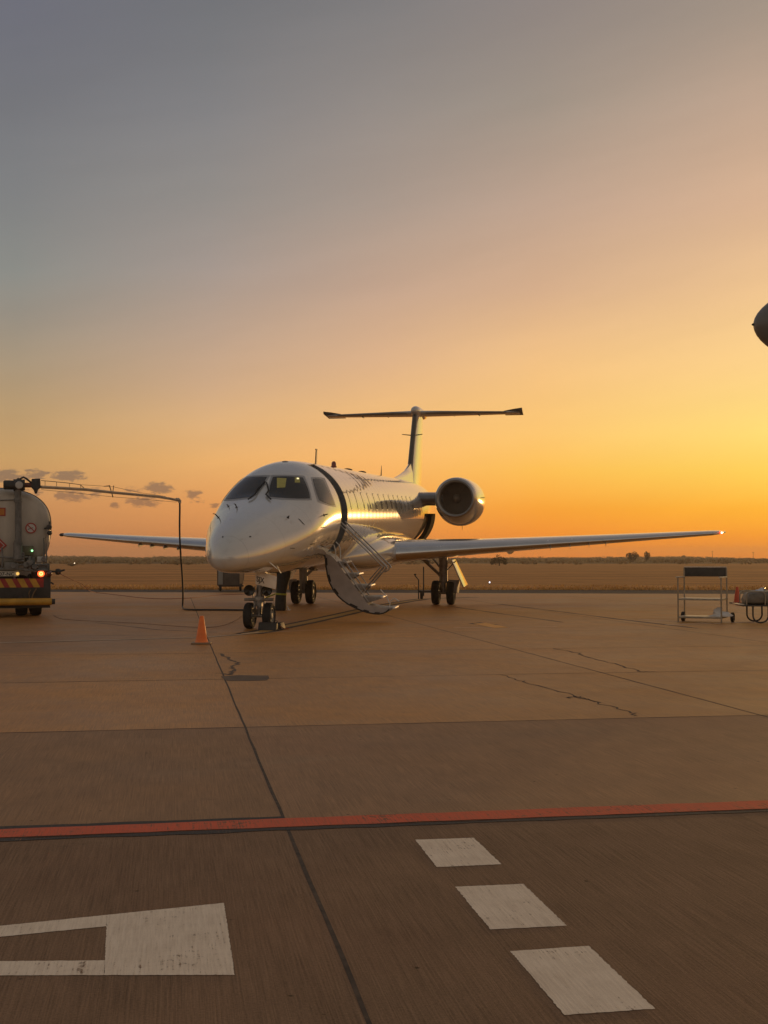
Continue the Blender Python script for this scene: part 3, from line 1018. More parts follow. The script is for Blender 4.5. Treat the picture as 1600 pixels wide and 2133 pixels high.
def sect(y):
    return [float(pchip(SA[:, 0], SA[:, k], y)) for k in range(1, 5)]


def SP(y, th, off=0.0):
    w, zt, zb, zc = sect(y)
    c, s = math.cos(th), math.sin(th)
    h_ = (zt - zc) if s >= 0 else (zc - zb)
    p = Vector((w * c, y, zc + h_ * s))
    if off:
        nrm = Vector((c / max(w, .05), 0, s / max(h_, .05))).normalized()
        p += nrm * off
    return p


DY0, DY1, DT0, DT1 = 2.24, 2.84, R(-42), R(68)
ys = [-2.32, -2.30, -2.27, -2.22, -2.15, -2.05] + [-1.95 + 0.12 * i for i in range(35)]
ys = [y for y in ys if y < DY0 - 0.03] + [DY0, DY0 + .3, DY1] + [3.0, 3.2, 3.4] + [3.8 + .5 * i for i in range(23)] + [15.2 + 0.4 * i for i in range(22)] + [23.8, 24.05]
ys = sorted(set(round(y, 3) for y in ys))
ths = [2 * math.pi * i / 112 - math.pi / 2 for i in range(112)]
for d_ in (DT0, DT1):
    k = min(range(112), key=lambda i: abs(ths[i] - d_))
    ths[k] = d_
fu = MB()
vs = [SP(y, t) for y in ys for t in ths]
fs = []
n = len(ths)
for i in range(len(ys) - 1):
    for j in range(n):
        k = (j + 1) % n
        ym = (ys[i] + ys[i + 1]) / 2
        tm_ = ths[j] + math.pi / 112
        if DY0 < ym < DY1 and DT0 < tm_ < DT1:
            continue
        fs.append((i * n + j, i * n + k, (i + 1) * n + k, (i + 1) * n + j))
fs.append(tuple(range(n)))
fs.append(tuple((len(ys) - 1) * n + j for j in range(n))[::-1])
fu.add(vs, fs)
BVH = BVHTree.FromPolygons([Vector(v) for v in vs], [f for f in fs])
fus = fu.build('fuselage', WHITE, air, smooth=60, rot=BROT)


def body(mb, name, mats, parent=None, **kw):
    """a part of the body: child of the aircraft (with the sit) or of another body part"""
    if parent is None:
        return mb.build(name, mats, air, rot=BROT, **kw)
    return mb.build(name, mats, parent, **kw)


def hit(u, v):
    """photo pixel -> point and normal on the fuselage skin (body frame)"""
    o = to_local((0, 0, CAM_H))
    d = dir_local(ray(u, v)).normalized()
    loc, nrm, _, _ = BVH.ray_cast(o, d)
    if loc is None:
        loc, nrm, _, _ = BVH.find_nearest(o + d * 23.5)
    if nrm.dot(d) > 0:
        nrm = -nrm
    return loc, nrm


def skin_patch(mb, quad, off, n=10, mi=0, mirror=False, thick=0.0, corner=0.0):
    """a panel lying on the skin, its outline given as four photo pixels"""
    pts = []
    for j in range(n + 1):
        for i in range(n + 1):
            a, b = i / n, j / n
            # rounded corners: squeeze the unit square to a superellipse
            if corner:
                x, y = 2 * a - 1, 2 * b - 1
                k = 1 - corner * (x * x) * (y * y)
                a, b = (x * k + 1) / 2, (y * k + 1) / 2
            u = (quad[0][0] * (1 - a) + quad[1][0] * a) * (1 - b) + (quad[3][0] * (1 - a) + quad[2][0] * a) * b
            v = (quad[0][1] * (1 - a) + quad[1][1] * a) * (1 - b) + (quad[3][1] * (1 - a) + quad[2][1] * a) * b
            p, nm = hit(u, v)
            q = p + nm * off
            if mirror:
                q.x = -q.x
            pts.append(q)
    w = n + 1
    mb.add(pts, [(j * w + i, j * w + i + 1, (j + 1) * w + i + 1, (j + 1) * w + i) for j in range(n) for i in range(n)], mi)


# cockpit windows (frame slightly proud, glass on it)
WP = [((567, 992), (632, 993.5), (649, 1040), (558, 1036)), ((650, 996.5), (673, 998), (699, 1055), (664.5, 1043))]


def grow(q, d):
    cx = sum(p[0] for p in q) / 4
    cy = sum(p[1] for p in q) / 4
    return [(p[0] + d * (1 if p[0] > cx else -1), p[1] + d * (1 if p[1] > cy else -1)) for p in q]


for qi, q in enumerate(WP):
    for mir in (False, True):
        mb = MB()
        skin_patch(mb, grow(q, 3.4), 0.003, 10, 0, mir, corner=0.05)
        fr = body(mb, 'window_frame', FRAMEG)
        mb = MB()
        skin_patch(mb, q, 0.0075, 10, 0, mir, corner=0.07)
        mb.build('windshield_pane' if qi == 0 else 'side_pane', GLASS, fr)
        if qi == 0 and not mir:
            mb = MB()
            skin_patch(mb, ((577, 996), (597, 997), (594, 1016), (577, 1017)), 0.0095, 4, 0)
            mb.build('lit_cabin_opening', CABINLIT, fr)
            mb = MB()
            skin_patch(mb, ((614, 995), (624, 995.5), (625, 1006), (614, 1006)), 0.0095, 4, 0)
            skin_patch(mb, ((618, 996), (622.5, 996.2), (622.5, 999), (618, 999)), 0.0105, 3, 1)
            mb.build('lit_lamp_opening', [CABINLIT, CABINHOT], fr)
# wipers
for a, b_ in (((518, 1043), (553, 1006)), ((564, 1043), (556, 1008))):
    mb = MB()
    p0, n0_ = hit(*a)
    p1, n1_ = hit(*b_)
    pm, nm_ = hit((a[0] + b_[0]) / 2, (a[1] + b_[1]) / 2)
    pr_, nr_ = hit(a[0] + (14 if a[0] < 540 else -10), a[1] - 10)
    mb.tube([p0 + n0_ * .03, pr_ + nr_ * .035, pm + nm_ * .045, p1 + n1_ * .03], 0.014, 8)
    mb.tube([pr_ + nr_ * .03, pm + nm_ * .025, p1 + n1_ * .018], 0.010, 6)
    body(mb, 'wiper', BLACK)
# nose probes and small skin fittings
for u, v, s in ((493, 1057, .09), (600, 1078, .055), (675, 1073, .11), (455, 1078, .12), (476, 1055, .05)):
    p, nm = hit(u, v)
    mb = MB()
    mb.tube([p - nm * .01, p + nm * s * .7, p + nm * s * .8 + Vector((0, -s, 0))], [.012, .010, .006], 8)
    mb.lathe([(0.0, 0.004), (.028, 0.004), (.03, -.006)], p, nm, 10)
    body(mb, 'air_probe', BLACK)
mb = MB()
for k in range(5):
    skin_patch(mb, ((621 + k * 2.2, 1080 + k * 2.4), (626 + k * 2.2, 1083 + k * 2.4), (626.4 + k * 2.2, 1084.2 + k * 2.4), (621.4 + k * 2.2, 1081.2 + k * 2.4)), 0.003, 2)
body(mb, 'louvre_vent', BLACK)
for (u, v, L) in ((560, 1172, .16), (577, 1184, .10)):
    p, nm = hit(u, v)
    mb = MB()
    mb.prism([p, p + Vector((0, .10, 0)), p + Vector((0, .16, 0)) + nm * L, p + Vector((0, .10, 0)) + nm * L], Vector((.012, 0, 0)))
    body(mb, 'drain_mast', TREADW, bevel=.003)

for q in (((604, 1141), (614, 1141.5), (614, 1142.8), (604, 1142.3)), ((645, 1133), (655, 1132), (656, 1133.4), (646, 1134.4)), ((666, 1135), (673, 1137), (677, 1141), (670, 1138)), ((668, 1098), (680, 1097), (680, 1098.4), (668, 1099.4)),
          ((519, 1117), (523, 1116.5), (523.5, 1119), (519.5, 1119.5)), ((463, 1117), (465.5, 1117), (465.5, 1120), (463, 1120))):
    mb = MB()
    skin_patch(mb, q, .003, 3)
    body(mb, 'skin_marking', SEAL)

# cabin windows, port and starboard
for side in (1, -1):
    for k in range(13):
        y0 = 3.42 + k * 0.79
        mb = MB()
        fr = None
        for (gw, gh, off, nm_, mt) in ((.135, .205, .003, 'window_frame', FRAMEG), (.118, .186, .0055, 'cabin_window', CABGLASS)):
            mb = MB()
            ring = []
            for i in range(28):
                a = 2 * math.pi * i / 28
                cx = math.copysign(abs(math.cos(a)) ** .55, math.cos(a)) * gw
                cz = math.copysign(abs(math.sin(a)) ** .55, math.sin(a)) * gh
                ring.append((cx, cz))
            pts = [SP(y0, math.asin(min(1, (2.43 - 2.13) / 1.14)), off)]
            for f_ in (.5, 1.0):
                for cx, cz in ring:
                    pts.append(SP(y0 + cx * f_, math.asin((2.43 + cz * f_ - 2.13) / 1.14), off))
            if side < 0:
                pts = [Vector((-p.x, p.y, p.z)) for p in pts]
            fs = [(0, 1 + i, 1 + (i + 1) % 28) for i in range(28)] + [(1 + i, 29 + i, 29 + (i + 1) % 28, 1 + (i + 1) % 28) for i in range(28)]
            mb.add(pts, fs)
            if fr is None:
                fr = body(mb, nm_, mt)
            else:
                mb.build(nm_, mt, fr)

# door opening: jambs, dark cabin behind, galley panel
mb = MB()
dth = [DT0 + (DT1 - DT0) * i / 24 for i in range(25)]


def inner(y, t, dd):
    w, zt, zb, zc = sect(y)
    return Vector(((w - dd) * math.cos(t), y, zc + ((zt - zc) - dd) * math.sin(t)))


for y in (DY0, DY1):
    a = [SP(y, t) for t in dth]
    b = [inner(y, t, .14) for t in dth]
    m_ = len(a)
    mb.add(a + b, [(i, i + 1, m_ + i + 1, m_ + i) for i in range(m_ - 1)])
for t in (DT0, DT1):
    mb.add([SP(DY0, t), SP(DY1, t), inner(DY1, t, .14), inner(DY0, t, .14)], [(0, 1, 2, 3)])
fr = body(mb, 'door_frame', GALLEY)
mb = MB()
# entrance vestibule: an open-fronted room
yA, yB, xB = DY0 - .25, DY1 + .3, -.2
pr = [inner(2.5, t, .16) for t in dth]
flo, top = pr[0].z, pr[-1].z
for y in (yA, yB):
    poly = [(xB, y, flo), (pr[0].x, y, flo)] + [(q.x, y, q.z) for q in pr] + [(xB, y, top)]
    mb.add(poly, [tuple(range(len(poly)))])
mb.add([(xB, yA, flo), (xB, yB, flo), (xB, yB, top), (xB, yA, top)], [(0, 1, 2, 3)])
mb.add([(xB, yA, flo), (pr[0].x, yA, flo), (pr[0].x, yB, flo), (xB, yB, flo)], [(0, 1, 2, 3)])
mb.add([(xB, yA, top), (pr[-1].x, yA, top), (pr[-1].x, yB, top), (xB, yB, top)], [(0, 1, 2, 3)])
mb.build('vestibule_wall', GALLEY, fr)
mb = MB()
for i, (y, z, sx, sz) in enumerate(((2.60, 2.0, .3, .5), (2.60, 2.62, .3, .5), (2.60, 1.62, .3, .2))):
    mb.box((.55, 2.95, z), (sx, .3, sz))
mb.build('galley_unit', GREYP, fr, bevel=.01)
# thin dark outline round the opening
mb = MB()
for y, dyy in ((DY0, -.035), (DY1, .035)):
    a = [SP(y, t, .004) for t in dth]
    b = [SP(y + dyy, t, .004) for t in dth]
    m_ = len(a)
    mb.add(a + b, [(i, i + 1, m_ + i + 1, m_ + i) for i in range(m_ - 1)])
mb.build('door_seal', SEAL, fr)

# airstair: the door itself, swung down
HP = SP(2.5, DT0)
P1 = SP(2.5, DT1)
cl_ang = math.atan2(P1.z - HP.z, P1.x - HP.x)
op_ang = R(-42)
rot = op_ang - cl_ang


def swing(p):
    dx, dz = p.x - HP.x, p.z - HP.z
    c, s = math.cos(rot), math.sin(rot)
    return Vector((HP.x + dx * c - dz * s, p.y, HP.z + dx * s + dz * c))




def on_plane(u, v, yb):
    o = to_local((0, 0, CAM_H))
    d = dir_local(ray(u, v))
    k = (yb - o.y) / d.y
    return o + d * k


OUTER = [(676, 1152), (678, 1164), (679.5, 1180), (682.5, 1199), (687, 1214), (694, 1228), (703, 1240), (714, 1250.5), (727, 1259.5), (743, 1267.5), (755, 1272.5), (767, 1276), (778, 1278), (789, 1279), (798, 1277.5), (805, 1274.5), (811, 1269)]
INNER = [(803, 1266.5), (784, 1264.5), (768, 1260), (759, 1248), (748, 1233), (737.6, 1219.5), (718.5, 1194.5), (705, 1176), (700, 1168), (690, 1158)]
arc = [on_plane(u, v, 2.27) for u, v in OUTER]
inn_ = [on_plane(u, v, 2.27) for u, v in INNER]
mb = MB()
mb.prism([Vector((p.x, 2.27, p.z)) for p in arc + inn_], (0, .54, 0))
stair = body(mb, 'airstair', STAIRP, smooth=30)
mb = MB()
# rubber edge bead and scuffs along the outer curve
for y in (2.262, 2.818):
    mb.tube([Vector((p.x, y, p.z)) for p in arc], .016, 6)
for k in (1, 3, 5, 8, 10, 12):
    ms = MB()
    a, b = arc[k], arc[k + 1]
    ms.prism([Vector((a.x, 2.266, a.z)), Vector((b.x, 2.266, b.z)), Vector((b.x + .03, 2.266, b.z + .035)), Vector((a.x + .035, 2.266, a.z + .03))], (0, -.004, 0))
    ms.build('door_latch_fitting', SEAL, stair)
mb.build('edge_seal', SEAL, stair)
ch0, ch1 = inn_[-2], inn_[2]
cd = (ch1 - ch0).normalized()
NO = [(1.21, 1.165), (1.455, .925), (1.70, .69), (1.945, .455), (2.19, .235)]
for i, (x, z) in enumerate(NO):
    mb = MB()
    x0 = ch0.x + (ch0.z - z) / max(1e-3, -cd.z) * cd.x
    mb.box(((x0 + x) / 2 - .03, 2.545, z - .012), (x - x0 + .06, .50, .024), 0)
    mb.box((x + .005, 2.545, z - .012), (.055, .52, .03), 1)
    for y in (2.30, 2.79):       # perforated side bracket
        mb.prism([(x0 - .06, y, z - .024), (x - .03, y, z - .024), (x - .05, y, z - .06), (x0 + .10, y, z - .13), (x0 + .02, y, z - .12)], (0, .008, 0), 2)
    mb.build('step', [GREYP, TREADW, STEEL], stair, bevel=.003)
for y in (2.275, 2.805):
    for (k0, k1, ox0, oz0, ox1, oz1, rr) in ((.03, .97, .02, .03, .02, .03, .014), (.08, .8, .10, .12, .08, .10, .009)):
        mb = MB()
        mb.tube([Vector((ch0.x + ox0, y, ch0.z + oz0)) + cd * (ch1 - ch0).length * k0, Vector((ch0.x + ox1, y, ch0.z + oz1)) + cd * (ch1 - ch0).length * k1], rr, 8)
        mb.build('stringer', ALU, stair)
for y in (2.29, 2.79):
    mb = MB()
    mb.tube([(1.10, y, 1.99), (2.05, y, 1.07), (2.07, y, 1.02)], .015, 10)
    mb.tube([(1.10, y, 1.915), (1.98, y, 1.06)], .011, 8)
    mb.tube([(2.05, y, 1.07), (2.02, y, .98), (1.93, y, .93)], .015, 8)
    mb.build('handrail', ALU, stair)
    mb = MB()
    mb.tube([(2.0, y, 1.05), (1.42, y, .40), (1.33, y, .27)], .016, 8)
    mb.tube([(1.93, y, 1.06), (1.70, y, .80)], .013, 8)
    mb.build('folding_strut', STEEL, stair)
    mb = MB()
    mb.tube([(.90, y, 1.56), (.965, y, 1.50), (.995, y, 1.40), (1.0, y, 1.22)], .013, 8)
    mb.build('grab_bar', TREADW, stair)
mb = MB()
mb.tube([(2.1, 2.35, .25), (2.12, 2.35, .36), (2.2, 2.35, .42), (2.3, 2.35, .36)], .011, 8)
mb.tube([(1.92, 2.32, .60), (2.05, 2.32, .45), (2.1, 2.32, .33)], .011, 8)
mb.build('foot_bracket', TREADW, stair)

# belly fairing round the wing root
mb = MB()
rings = []
for y, hw, zt, zb in ((4.9, .30, 1.20, .99), (5.4, .66, 1.32, .93), (6.1, .94, 1.46, .83), (7.0, 1.17, 1.58, .73), (8.0, 1.30, 1.66, .68), (9.5, 1.36, 1.68, .66), (12, 1.34, 1.64, .66),
                      (13.6, 1.20, 1.52, .74), (14.8, .92, 1.40, .88), (15.8, .5, 1.30, 1.05)):
    r_ = []
    for i in range(48):
        a = 2 * math.pi * i / 48
        c, s = math.cos(a), math.sin(a)
        e = 0.78
        zc = (zt + zb) / 2
        r_.append(Vector((hw * math.copysign(abs(c) ** e, c), y, zc + (zt - zb) / 2 * math.copysign(abs(s) ** e, s))))
    rings.append(r_)
mb.loft(rings)
body(mb, 'belly_fairing', WHITE2, smooth=60)


# wings
def foil(n=22, t=.12, camber=.012):
    xs = [0.5 * (1 - math.cos(math.pi * i / n)) for i in range(n + 1)]
    yt = [5 * t * (.2969 * math.sqrt(x) - .126 * x - .3516 * x * x + .2843 * x ** 3 - .1036 * x ** 4) for x in xs]
    cm_ = [camber * 4 * x * (1 - x) for x in xs]
    up = [(x, c + y_) for x, y_, c in zip(xs, yt, cm_)]
    lo = [(x, c - y_) for x, y_, c in zip(xs, yt, cm_)]
    return up[::-1] + lo[1:-1]      # from trailing edge over the top, round the nose, back


FO = foil()
WST = [(0.85, 7.75, 4.85, 1.10, .135), (1.30, 8.05, 4.50, 1.125, .13), (3.3, 9.22, 3.35, 1.225, .12), (6.6, 11.15, 2.2, 1.385, .115), (9.6, 12.95, 1.28, 1.53, .11), (9.85, 13.2, 1.0, 1.545, .10), (10.0, 13.55, .6, 1.555, .07)]


def wsec(x):
    A = np.array(WST)
    return [float(np.interp(x, A[:, 0], A[:, k])) for k in range(1, 5)]


for sd_ in (1, -1):
    mb = MB()
    rings = []
    xs_ = [w_[0] for w_ in WST[:1]] + [1.3, 2.3, 3.3, 4.4, 5.5, 6.6, 7.6, 8.6, 9.6, 9.75, 9.85, 9.93, 10.0]
    for x in xs_:
        le, c, z, t = wsec(x)
        f_ = foil(22, t)
        rings.append([Vector((sd_ * x, le + p * c, z + q * c)) for p, q in f_])
    mb.loft(rings)
    wing = body(mb, 'wing', WHITE2, smooth=50)
    # polished leading edge strip
    mb = MB()
    rings = []
    for x in [1.35, 2.3, 3.3, 4.4, 5.5, 6.6, 7.6, 8.6, 9.6]:
        le, c, z, t = wsec(x)
        f_ = [q for q in foil(44, t) if q[0] < .075]
        rings.append([Vector((sd_ * x, le + p * c - .003, z + q * c * 1.015)) for p, q in f_])
    mb.loft(rings, cap=False, closed=False)
    mb.build('leading_edge', METAL, wing)
    for k, x in enumerate((5.15, 5.65, 6.15, 6.6)):
        le, c, z, t = wsec(x)
        mb = MB()
        mb.prism([Vector((sd_ * x, le + .02, z - .05)), Vector((sd_ * x, le - .03, z - .13)), Vector((sd_ * x, le + .10, z - .17)), Vector((sd_ * x, le + .42, z - .11))], (.012, 0, 0))
        mb.build('vortilon', GREYP, wing)
    le, c, z, t = wsec(4.0)
    mb = MB()
    mb.loft([[Vector((sd_ * (4.0 + .07 * math.cos(a)), y, z - .17 + r_ * math.sin(a))) for a in [2 * math.pi * i / 10 for i in range(10)]] for y, r_ in ((le + 1.4, .02), (le + 1.8, .09), (le + 2.8, .10), (le + 3.5, .02))])
    mb.build('flap_track_fairing', WHITE2, wing)
    le, c, z, t = wsec(9.85)
    mb = MB()
    mb.lathe([(.0, -.12), (.035, -.10), (.05, -.04), (.05, .12), (.01, .2)], (sd_ * 9.84, le - .02, z + .005), (0, 1, 0), 12)
    if sd_ > 0:
        mb.lathe([(.0, -.145), (.02, -.14), (.028, -.118)], (sd_ * 9.84, le - .02, z + .005), (0, 1, 0), 10, 1)
        mb.build('navigation_light', [NAVRED, NAVCORE], wing)
    else:
        mb.build('navigation_light', [DARKPAINT], wing)
    for k in range(4):
        le, c, z, t = wsec(7.4 + k * .65)
        mb = MB()
        mb.tube([(sd_ * (7.4 + k * .65), le + c - .01, z), (sd_ * (7.4 + k * .65), le + c + .28, z - .04)], .006, 5)
        mb.build('static_wick', BLACK, wing)

# engines
for sd_ in (1, -1):
    EC = Vector((sd_ * 2.15, 14.85, 2.60))
    prof = [(.50, .30), (.495, .18), (.505, .08), (.53, .02), (.555, 0.0), (.585, .02), (.62, .09), (.66, .25), (.705, .6), (.74, 1.1), (.75, 1.7), (.735, 2.4), (.67, 3.1), (.57, 3.7), (.47, 4.2), (.44, 4.22), (.43, 3.9)]
    mb = MB()
    rings = []
    N = 56
    for r_, d_ in prof:
        dz = -0.085 * min(1, max(0, d_ - .03) / 1.1) if d_ > .021 and r_ > .56 else 0
        ring = []
        for i in range(N):
            a = 2 * math.pi * i / N
            c, s = math.cos(a), math.sin(a)
            k = 1 + (0.045 * max(0, -s) * min(1, d_ / .8) if r_ > .56 else 0)
            ring.append(EC + Vector((c * r_, d_, s * r_ * k + dz)))
        rings.append(ring)
    mb.loft(rings, cap=False)
    eng = body(mb, 'engine_nacelle', WHITE2, smooth=60)
    mb = MB()
    mb.lathe([(.497, .19), (.508, .075), (.533, .015), (.556, -.004), (.588, .016), (.612, .07)], EC, (0, 1, 0), 56)
    mb.build('inlet_lip', mat('lip_metal', (0.42, 0.41, 0.40), .35, 1.0), eng)
    mb = MB()
    mb.lathe([(.496, .2), (.488, .4), (.485, .62)], EC, (0, 1, 0), 48)
    mb.add([EC + Vector((.487 * math.cos(a), .61, .487 * math.sin(a))) for a in [2 * math.pi * i / 48 for i in range(48)]], [tuple(range(48))])
    mb.build('inlet_duct', INLET, eng)
    mb = MB()
    for k in range(24):
        a = 2 * math.pi * k / 24
        for (r0, r1) in ((.13, .48),):
            d1 = Vector((math.cos(a), 0, math.sin(a)))
            d2 = Vector((-math.sin(a), 0, math.cos(a)))
            mb.add([EC + d1 * r0 + Vector((0, .50, 0)) - d2 * .012, EC + d1 * r0 + Vector((0, .57, 0)) + d2 * .014, EC + d1 * r1 + Vector((0, .56, 0)) + d2 * .07, EC + d1 * r1 + Vector((0, .52, 0)) - d2 * .05], [(0, 1, 2, 3)])
    mb.build('fan', INLET, eng)
    mb = MB()
    mb.lathe([(0, .30), (.05, .33), (.10, .40), (.14, .52)], EC, (0, 1, 0), 20)
    mb.build('spinner', INLET, eng)
    mb = MB()
    mb.lathe([(.40, 3.9), (.33, 4.3), (.30, 4.45)], EC + Vector((0, 0, -.05)), (0, 1, 0), 32)
    mb.build('exhaust_nozzle', STEEL, eng)
    mb = MB()
    mb.tube([EC + Vector((sd_ * .73, 1.0, .02)), EC + Vector((sd_ * .82, 1.02, .02))], .012, 6)
    mb.build('vent_tube', BLACK, eng)
    mb = MB()
    mb.tube([EC + Vector((.05, 1.6, -.84)), EC + Vector((.05, 1.62, -.98))], .008, 6)
    mb.build('drain_tube', BLACK, eng)
    # pylon
    mb = MB()
    rings = []
    for x in (.70, 1.0, 1.25, 1.55, 1.72):
        f_ = foil(16, .13, 0)
        le = 15.25 + (1.7 - x) * (-.25)
        rings.append([Vector((sd_ * x, le + p * 3.3, 2.60 + q * 3.3)) for p, q in f_])
    mb.loft(rings)
    body(mb, 'engine_pylon', mat('pylon_shade_grey', (.17, .16, .15), .35, coat=.5), smooth=50)  # dark grey puts shade and dark reflections into the pylon's colour

# tail fin and stabiliser
SF = foil(18, .115, 0)
mb = MB()
rings = []
for z, le, te in ((2.9, 19.55, 23.2), (3.3, 19.85, 23.25), (3.9, 20.22, 23.4), (4.6, 20.68, 23.58), (5.3, 21.15, 23.75), (5.85, 21.52, 23.9)):
    rings.append([Vector((q * (te - le) * (.92 if z < 5 else 1), le + p * (te - le), z)) for p, q in SF])
mb.loft(rings)
fin = body(mb, 'tail_fin', WHITE2, smooth=50)
mb = MB()
rings = []
for z, le, te in ((3.35, 19.88, 23.2), (3.9, 20.22, 23.4), (4.6, 20.68, 23.58), (5.3, 21.15, 23.75), (5.8, 21.49, 23.88)):
    f_ = [q for q in foil(40, .115, 0) if q[0] < .05]
    rings.append([Vector((q * (te - le) * 1.02 * (.92 if z < 5 else 1), le + p * (te - le) - .004, z)) for p, q in f_])
mb.loft(rings, cap=False, closed=False)
mb.build('fin_leading_edge', mat('boot_grey', (.085, .078, .07), .5), fin)
mb = MB()
rings = []
for y, zt, hw in ((16.2, 3.26, .02), (17.6, 3.42, .05), (19.0, 3.62, .08), (20.25, 3.93, .10), (21.0, 3.93, .1)):
    rings.append([Vector((-hw * 1.5, y, 3.1)), Vector((-hw, y, 3.1 + (zt - 3.1) * .6)), Vector((-hw * .45, y, zt - .02)), Vector((0, y, zt)), Vector((hw * .45, y, zt - .02)), Vector((hw, y, 3.1 + (zt - 3.1) * .6)), Vector((hw * 1.5, y, 3.1))])
mb.loft(rings)
mb.build('dorsal_fillet', WHITE2, fin, smooth=50)
for sgn in (1, -1):
    mb = MB()
    mb.tube([(sgn * .1, 21.1, 4.95), (sgn * .33, 21.0, 4.97), (sgn * .36, 20.8, 4.97)], [.02, .016, .01], 6)
    mb.build('fin_probe', BLACK, fin)
mb = MB()
rings = []
for y, r_ in ((21.22, .03), (21.35, .12), (21.7, .19), (22.4, .21), (23.4, .19), (24.2, .12), (24.75, .02)):
    rings.append([Vector((r_ * .95 * math.cos(a), y, 5.86 + r_ * 1.0 * math.sin(a))) for a in [2 * math.pi * i / 20 for i in range(20)]])
mb.loft(rings)
mb.build('fin_bullet_fairing', WHITE2, fin, smooth=60)
for sd_ in (1, -1):
    mb = MB()
    rings = []
    for x, le, te, z in ((.05, 21.75, 23.75, 5.83), (1.2, 22.3, 23.95, 5.855), (2.4, 22.86, 24.15, 5.88), (3.3, 23.28, 24.3, 5.90), (3.68, 23.46, 24.35, 5.905)):
        rings.append([Vector((sd_ * x, le + p * (te - le), z + q * (te - le))) for p, q in foil(16, .10, -.008)])
    mb.loft(rings)
    stab = body(mb, 'horizontal_stabilizer', WHITE2, smooth=50)
    mb = MB()
    rings = []
    for x, le, te, z in ((.35, 21.9, 23.7, 5.835), (1.2, 22.3, 23.95, 5.855), (2.4, 22.86, 24.15, 5.88), (3.2, 23.23, 24.28, 5.90)):
        f_ = [q for q in foil(40, .10, -.008) if q[0] < .06]
        rings.append([Vector((sd_ * x, le + p * (te - le) - .003, z + q * (te - le) * 1.03)) for p, q in f_])
    mb.loft(rings, cap=False, closed=False)
    mb.build('stabilizer_leading_edge', mat('stab_boot', (.20, .19, .175), .4), stab)
    # elevator balance horn, nose up
    mb = MB()
    rings = []
    for x, k in ((3.1, .12), (3.45, .5), (3.78, .75)):
        rings.append([Vector((sd_ * x, 23.34, 5.93 + .17 * k)), Vector((sd_ * x, 23.36, 5.90 + .08 * k)), Vector((sd_ * x, 24.4, 5.86)), Vector((sd_ * x, 24.4, 5.885))])
    mb.loft(rings)
    mb.build('elevator_horn', mat('horn_grey', (.09, .085, .08), .5), stab)
    for k in (1.25, 2.2):
        mb = MB()
        mb.box((sd_ * k, 23.2, 5.80), (.05, .35, .05))
        mb.build('hinge_fitting', DARKPAINT, stab, bevel=.01)

# open baggage door on the aft port side
mb = MB()
for (r0, r1, y0_, y1_) in ((1.10, 1.24, 16.35, 17.35),):
    outl = [Vector((r1 * math.cos(t), y0_, 2.13 + r1 * math.sin(t))) for t in [R(-78 + 3.9 * i) for i in range(21)]]
    inn = [Vector(((r1 - .13) * math.cos(t), y0_, 2.13 + (r1 - .13) * math.sin(t))) for i, t in enumerate([R(-78 + 3.9 * i) for i in range(21)])]
    rings = []
    for a, b in zip(outl, inn):
        rings.append([a, a + Vector((0, .95, 0)), b + Vector((0, .95, 0)), b])
    mb.loft(rings)
bag = body(mb, 'baggage_door', [BAGD], smooth=30)

# crown aerials
mb = MB()
q = SP(4.7, R(88))
mb.prism([q + Vector((0, -.02, -.02)), q + Vector((0, .10, -.02)), q + Vector((0, .16, .34)), q + Vector((0, .08, .34))], (.02, 0, 0))
mb.box(q + Vector((0, .16, .34)), (.015, .18, .025))
body(mb, 'vhf_antenna', DARKPAINT)
mb = MB()
mb.lathe([(.075, 0), (.075, .04), (.06, .05), (.055, .12), (.03, .16), (0, .165)], SP(6.8, R(88), -.01), (0, 0, 1), 14)
body(mb, 'beacon_light', BEACON)
for y in (8.6, 10.6):
    mb = MB()
    mb.lathe([(.14, 0), (.13, .03), (.06, .055), (0, .06)], SP(y, R(89), -.012), (0, 0, 1), 16)
    body(mb, 'gps_antenna', SEAL)
mb = MB()
q = SP(13.9, R(89))
mb.tube([q, q + Vector((0, .08, .32))], [.02, .006], 6)
body(mb, 'whip_antenna', DARKPAINT)
mb = MB()
q = SP(2.0, R(89))
mb.lathe([(.07, -.01), (.06, .008), (0, .016)], q, (0, 0, 1), 12)
body(mb, 'roof_lamp', FRAMEG)


# ---- landing gear (stands upright on the ground)
def wheel(mb, c, r, w, mt=0, mh=1):
    c = Vector(c)
    hw = w / 2
    mb.lathe([(r * .60, -hw * .72), (r * .80, -hw * .98), (r * .93, -hw * .86), (r * .985, -hw * .55), (r, -hw * .2), (r, hw * .2), (r * .985, hw * .55), (r * .93, hw * .86), (r * .80, hw * .98), (r * .60, hw * .72)], c, (1, 0, 0), 40, mt)
    for s in (-1, 1):
        mb.lathe([(r * .60, s * hw * .72), (r * .55, s * hw * .74), (r * .50, s * hw * .5), (r * .30, s * hw * .42), (r * .22, s * hw * .75), (r * .12, s * hw * .8), (0, s * hw * .8)], c, (1, 0, 0), 28, mh)
    for gx in (-.45, -.15, .15, .45):
        mb.lathe([(r * 1.001, gx * hw - .006), (r * 1.004, gx * hw), (r * 1.001, gx * hw + .006)], c, (1, 0, 0), 40, mt)


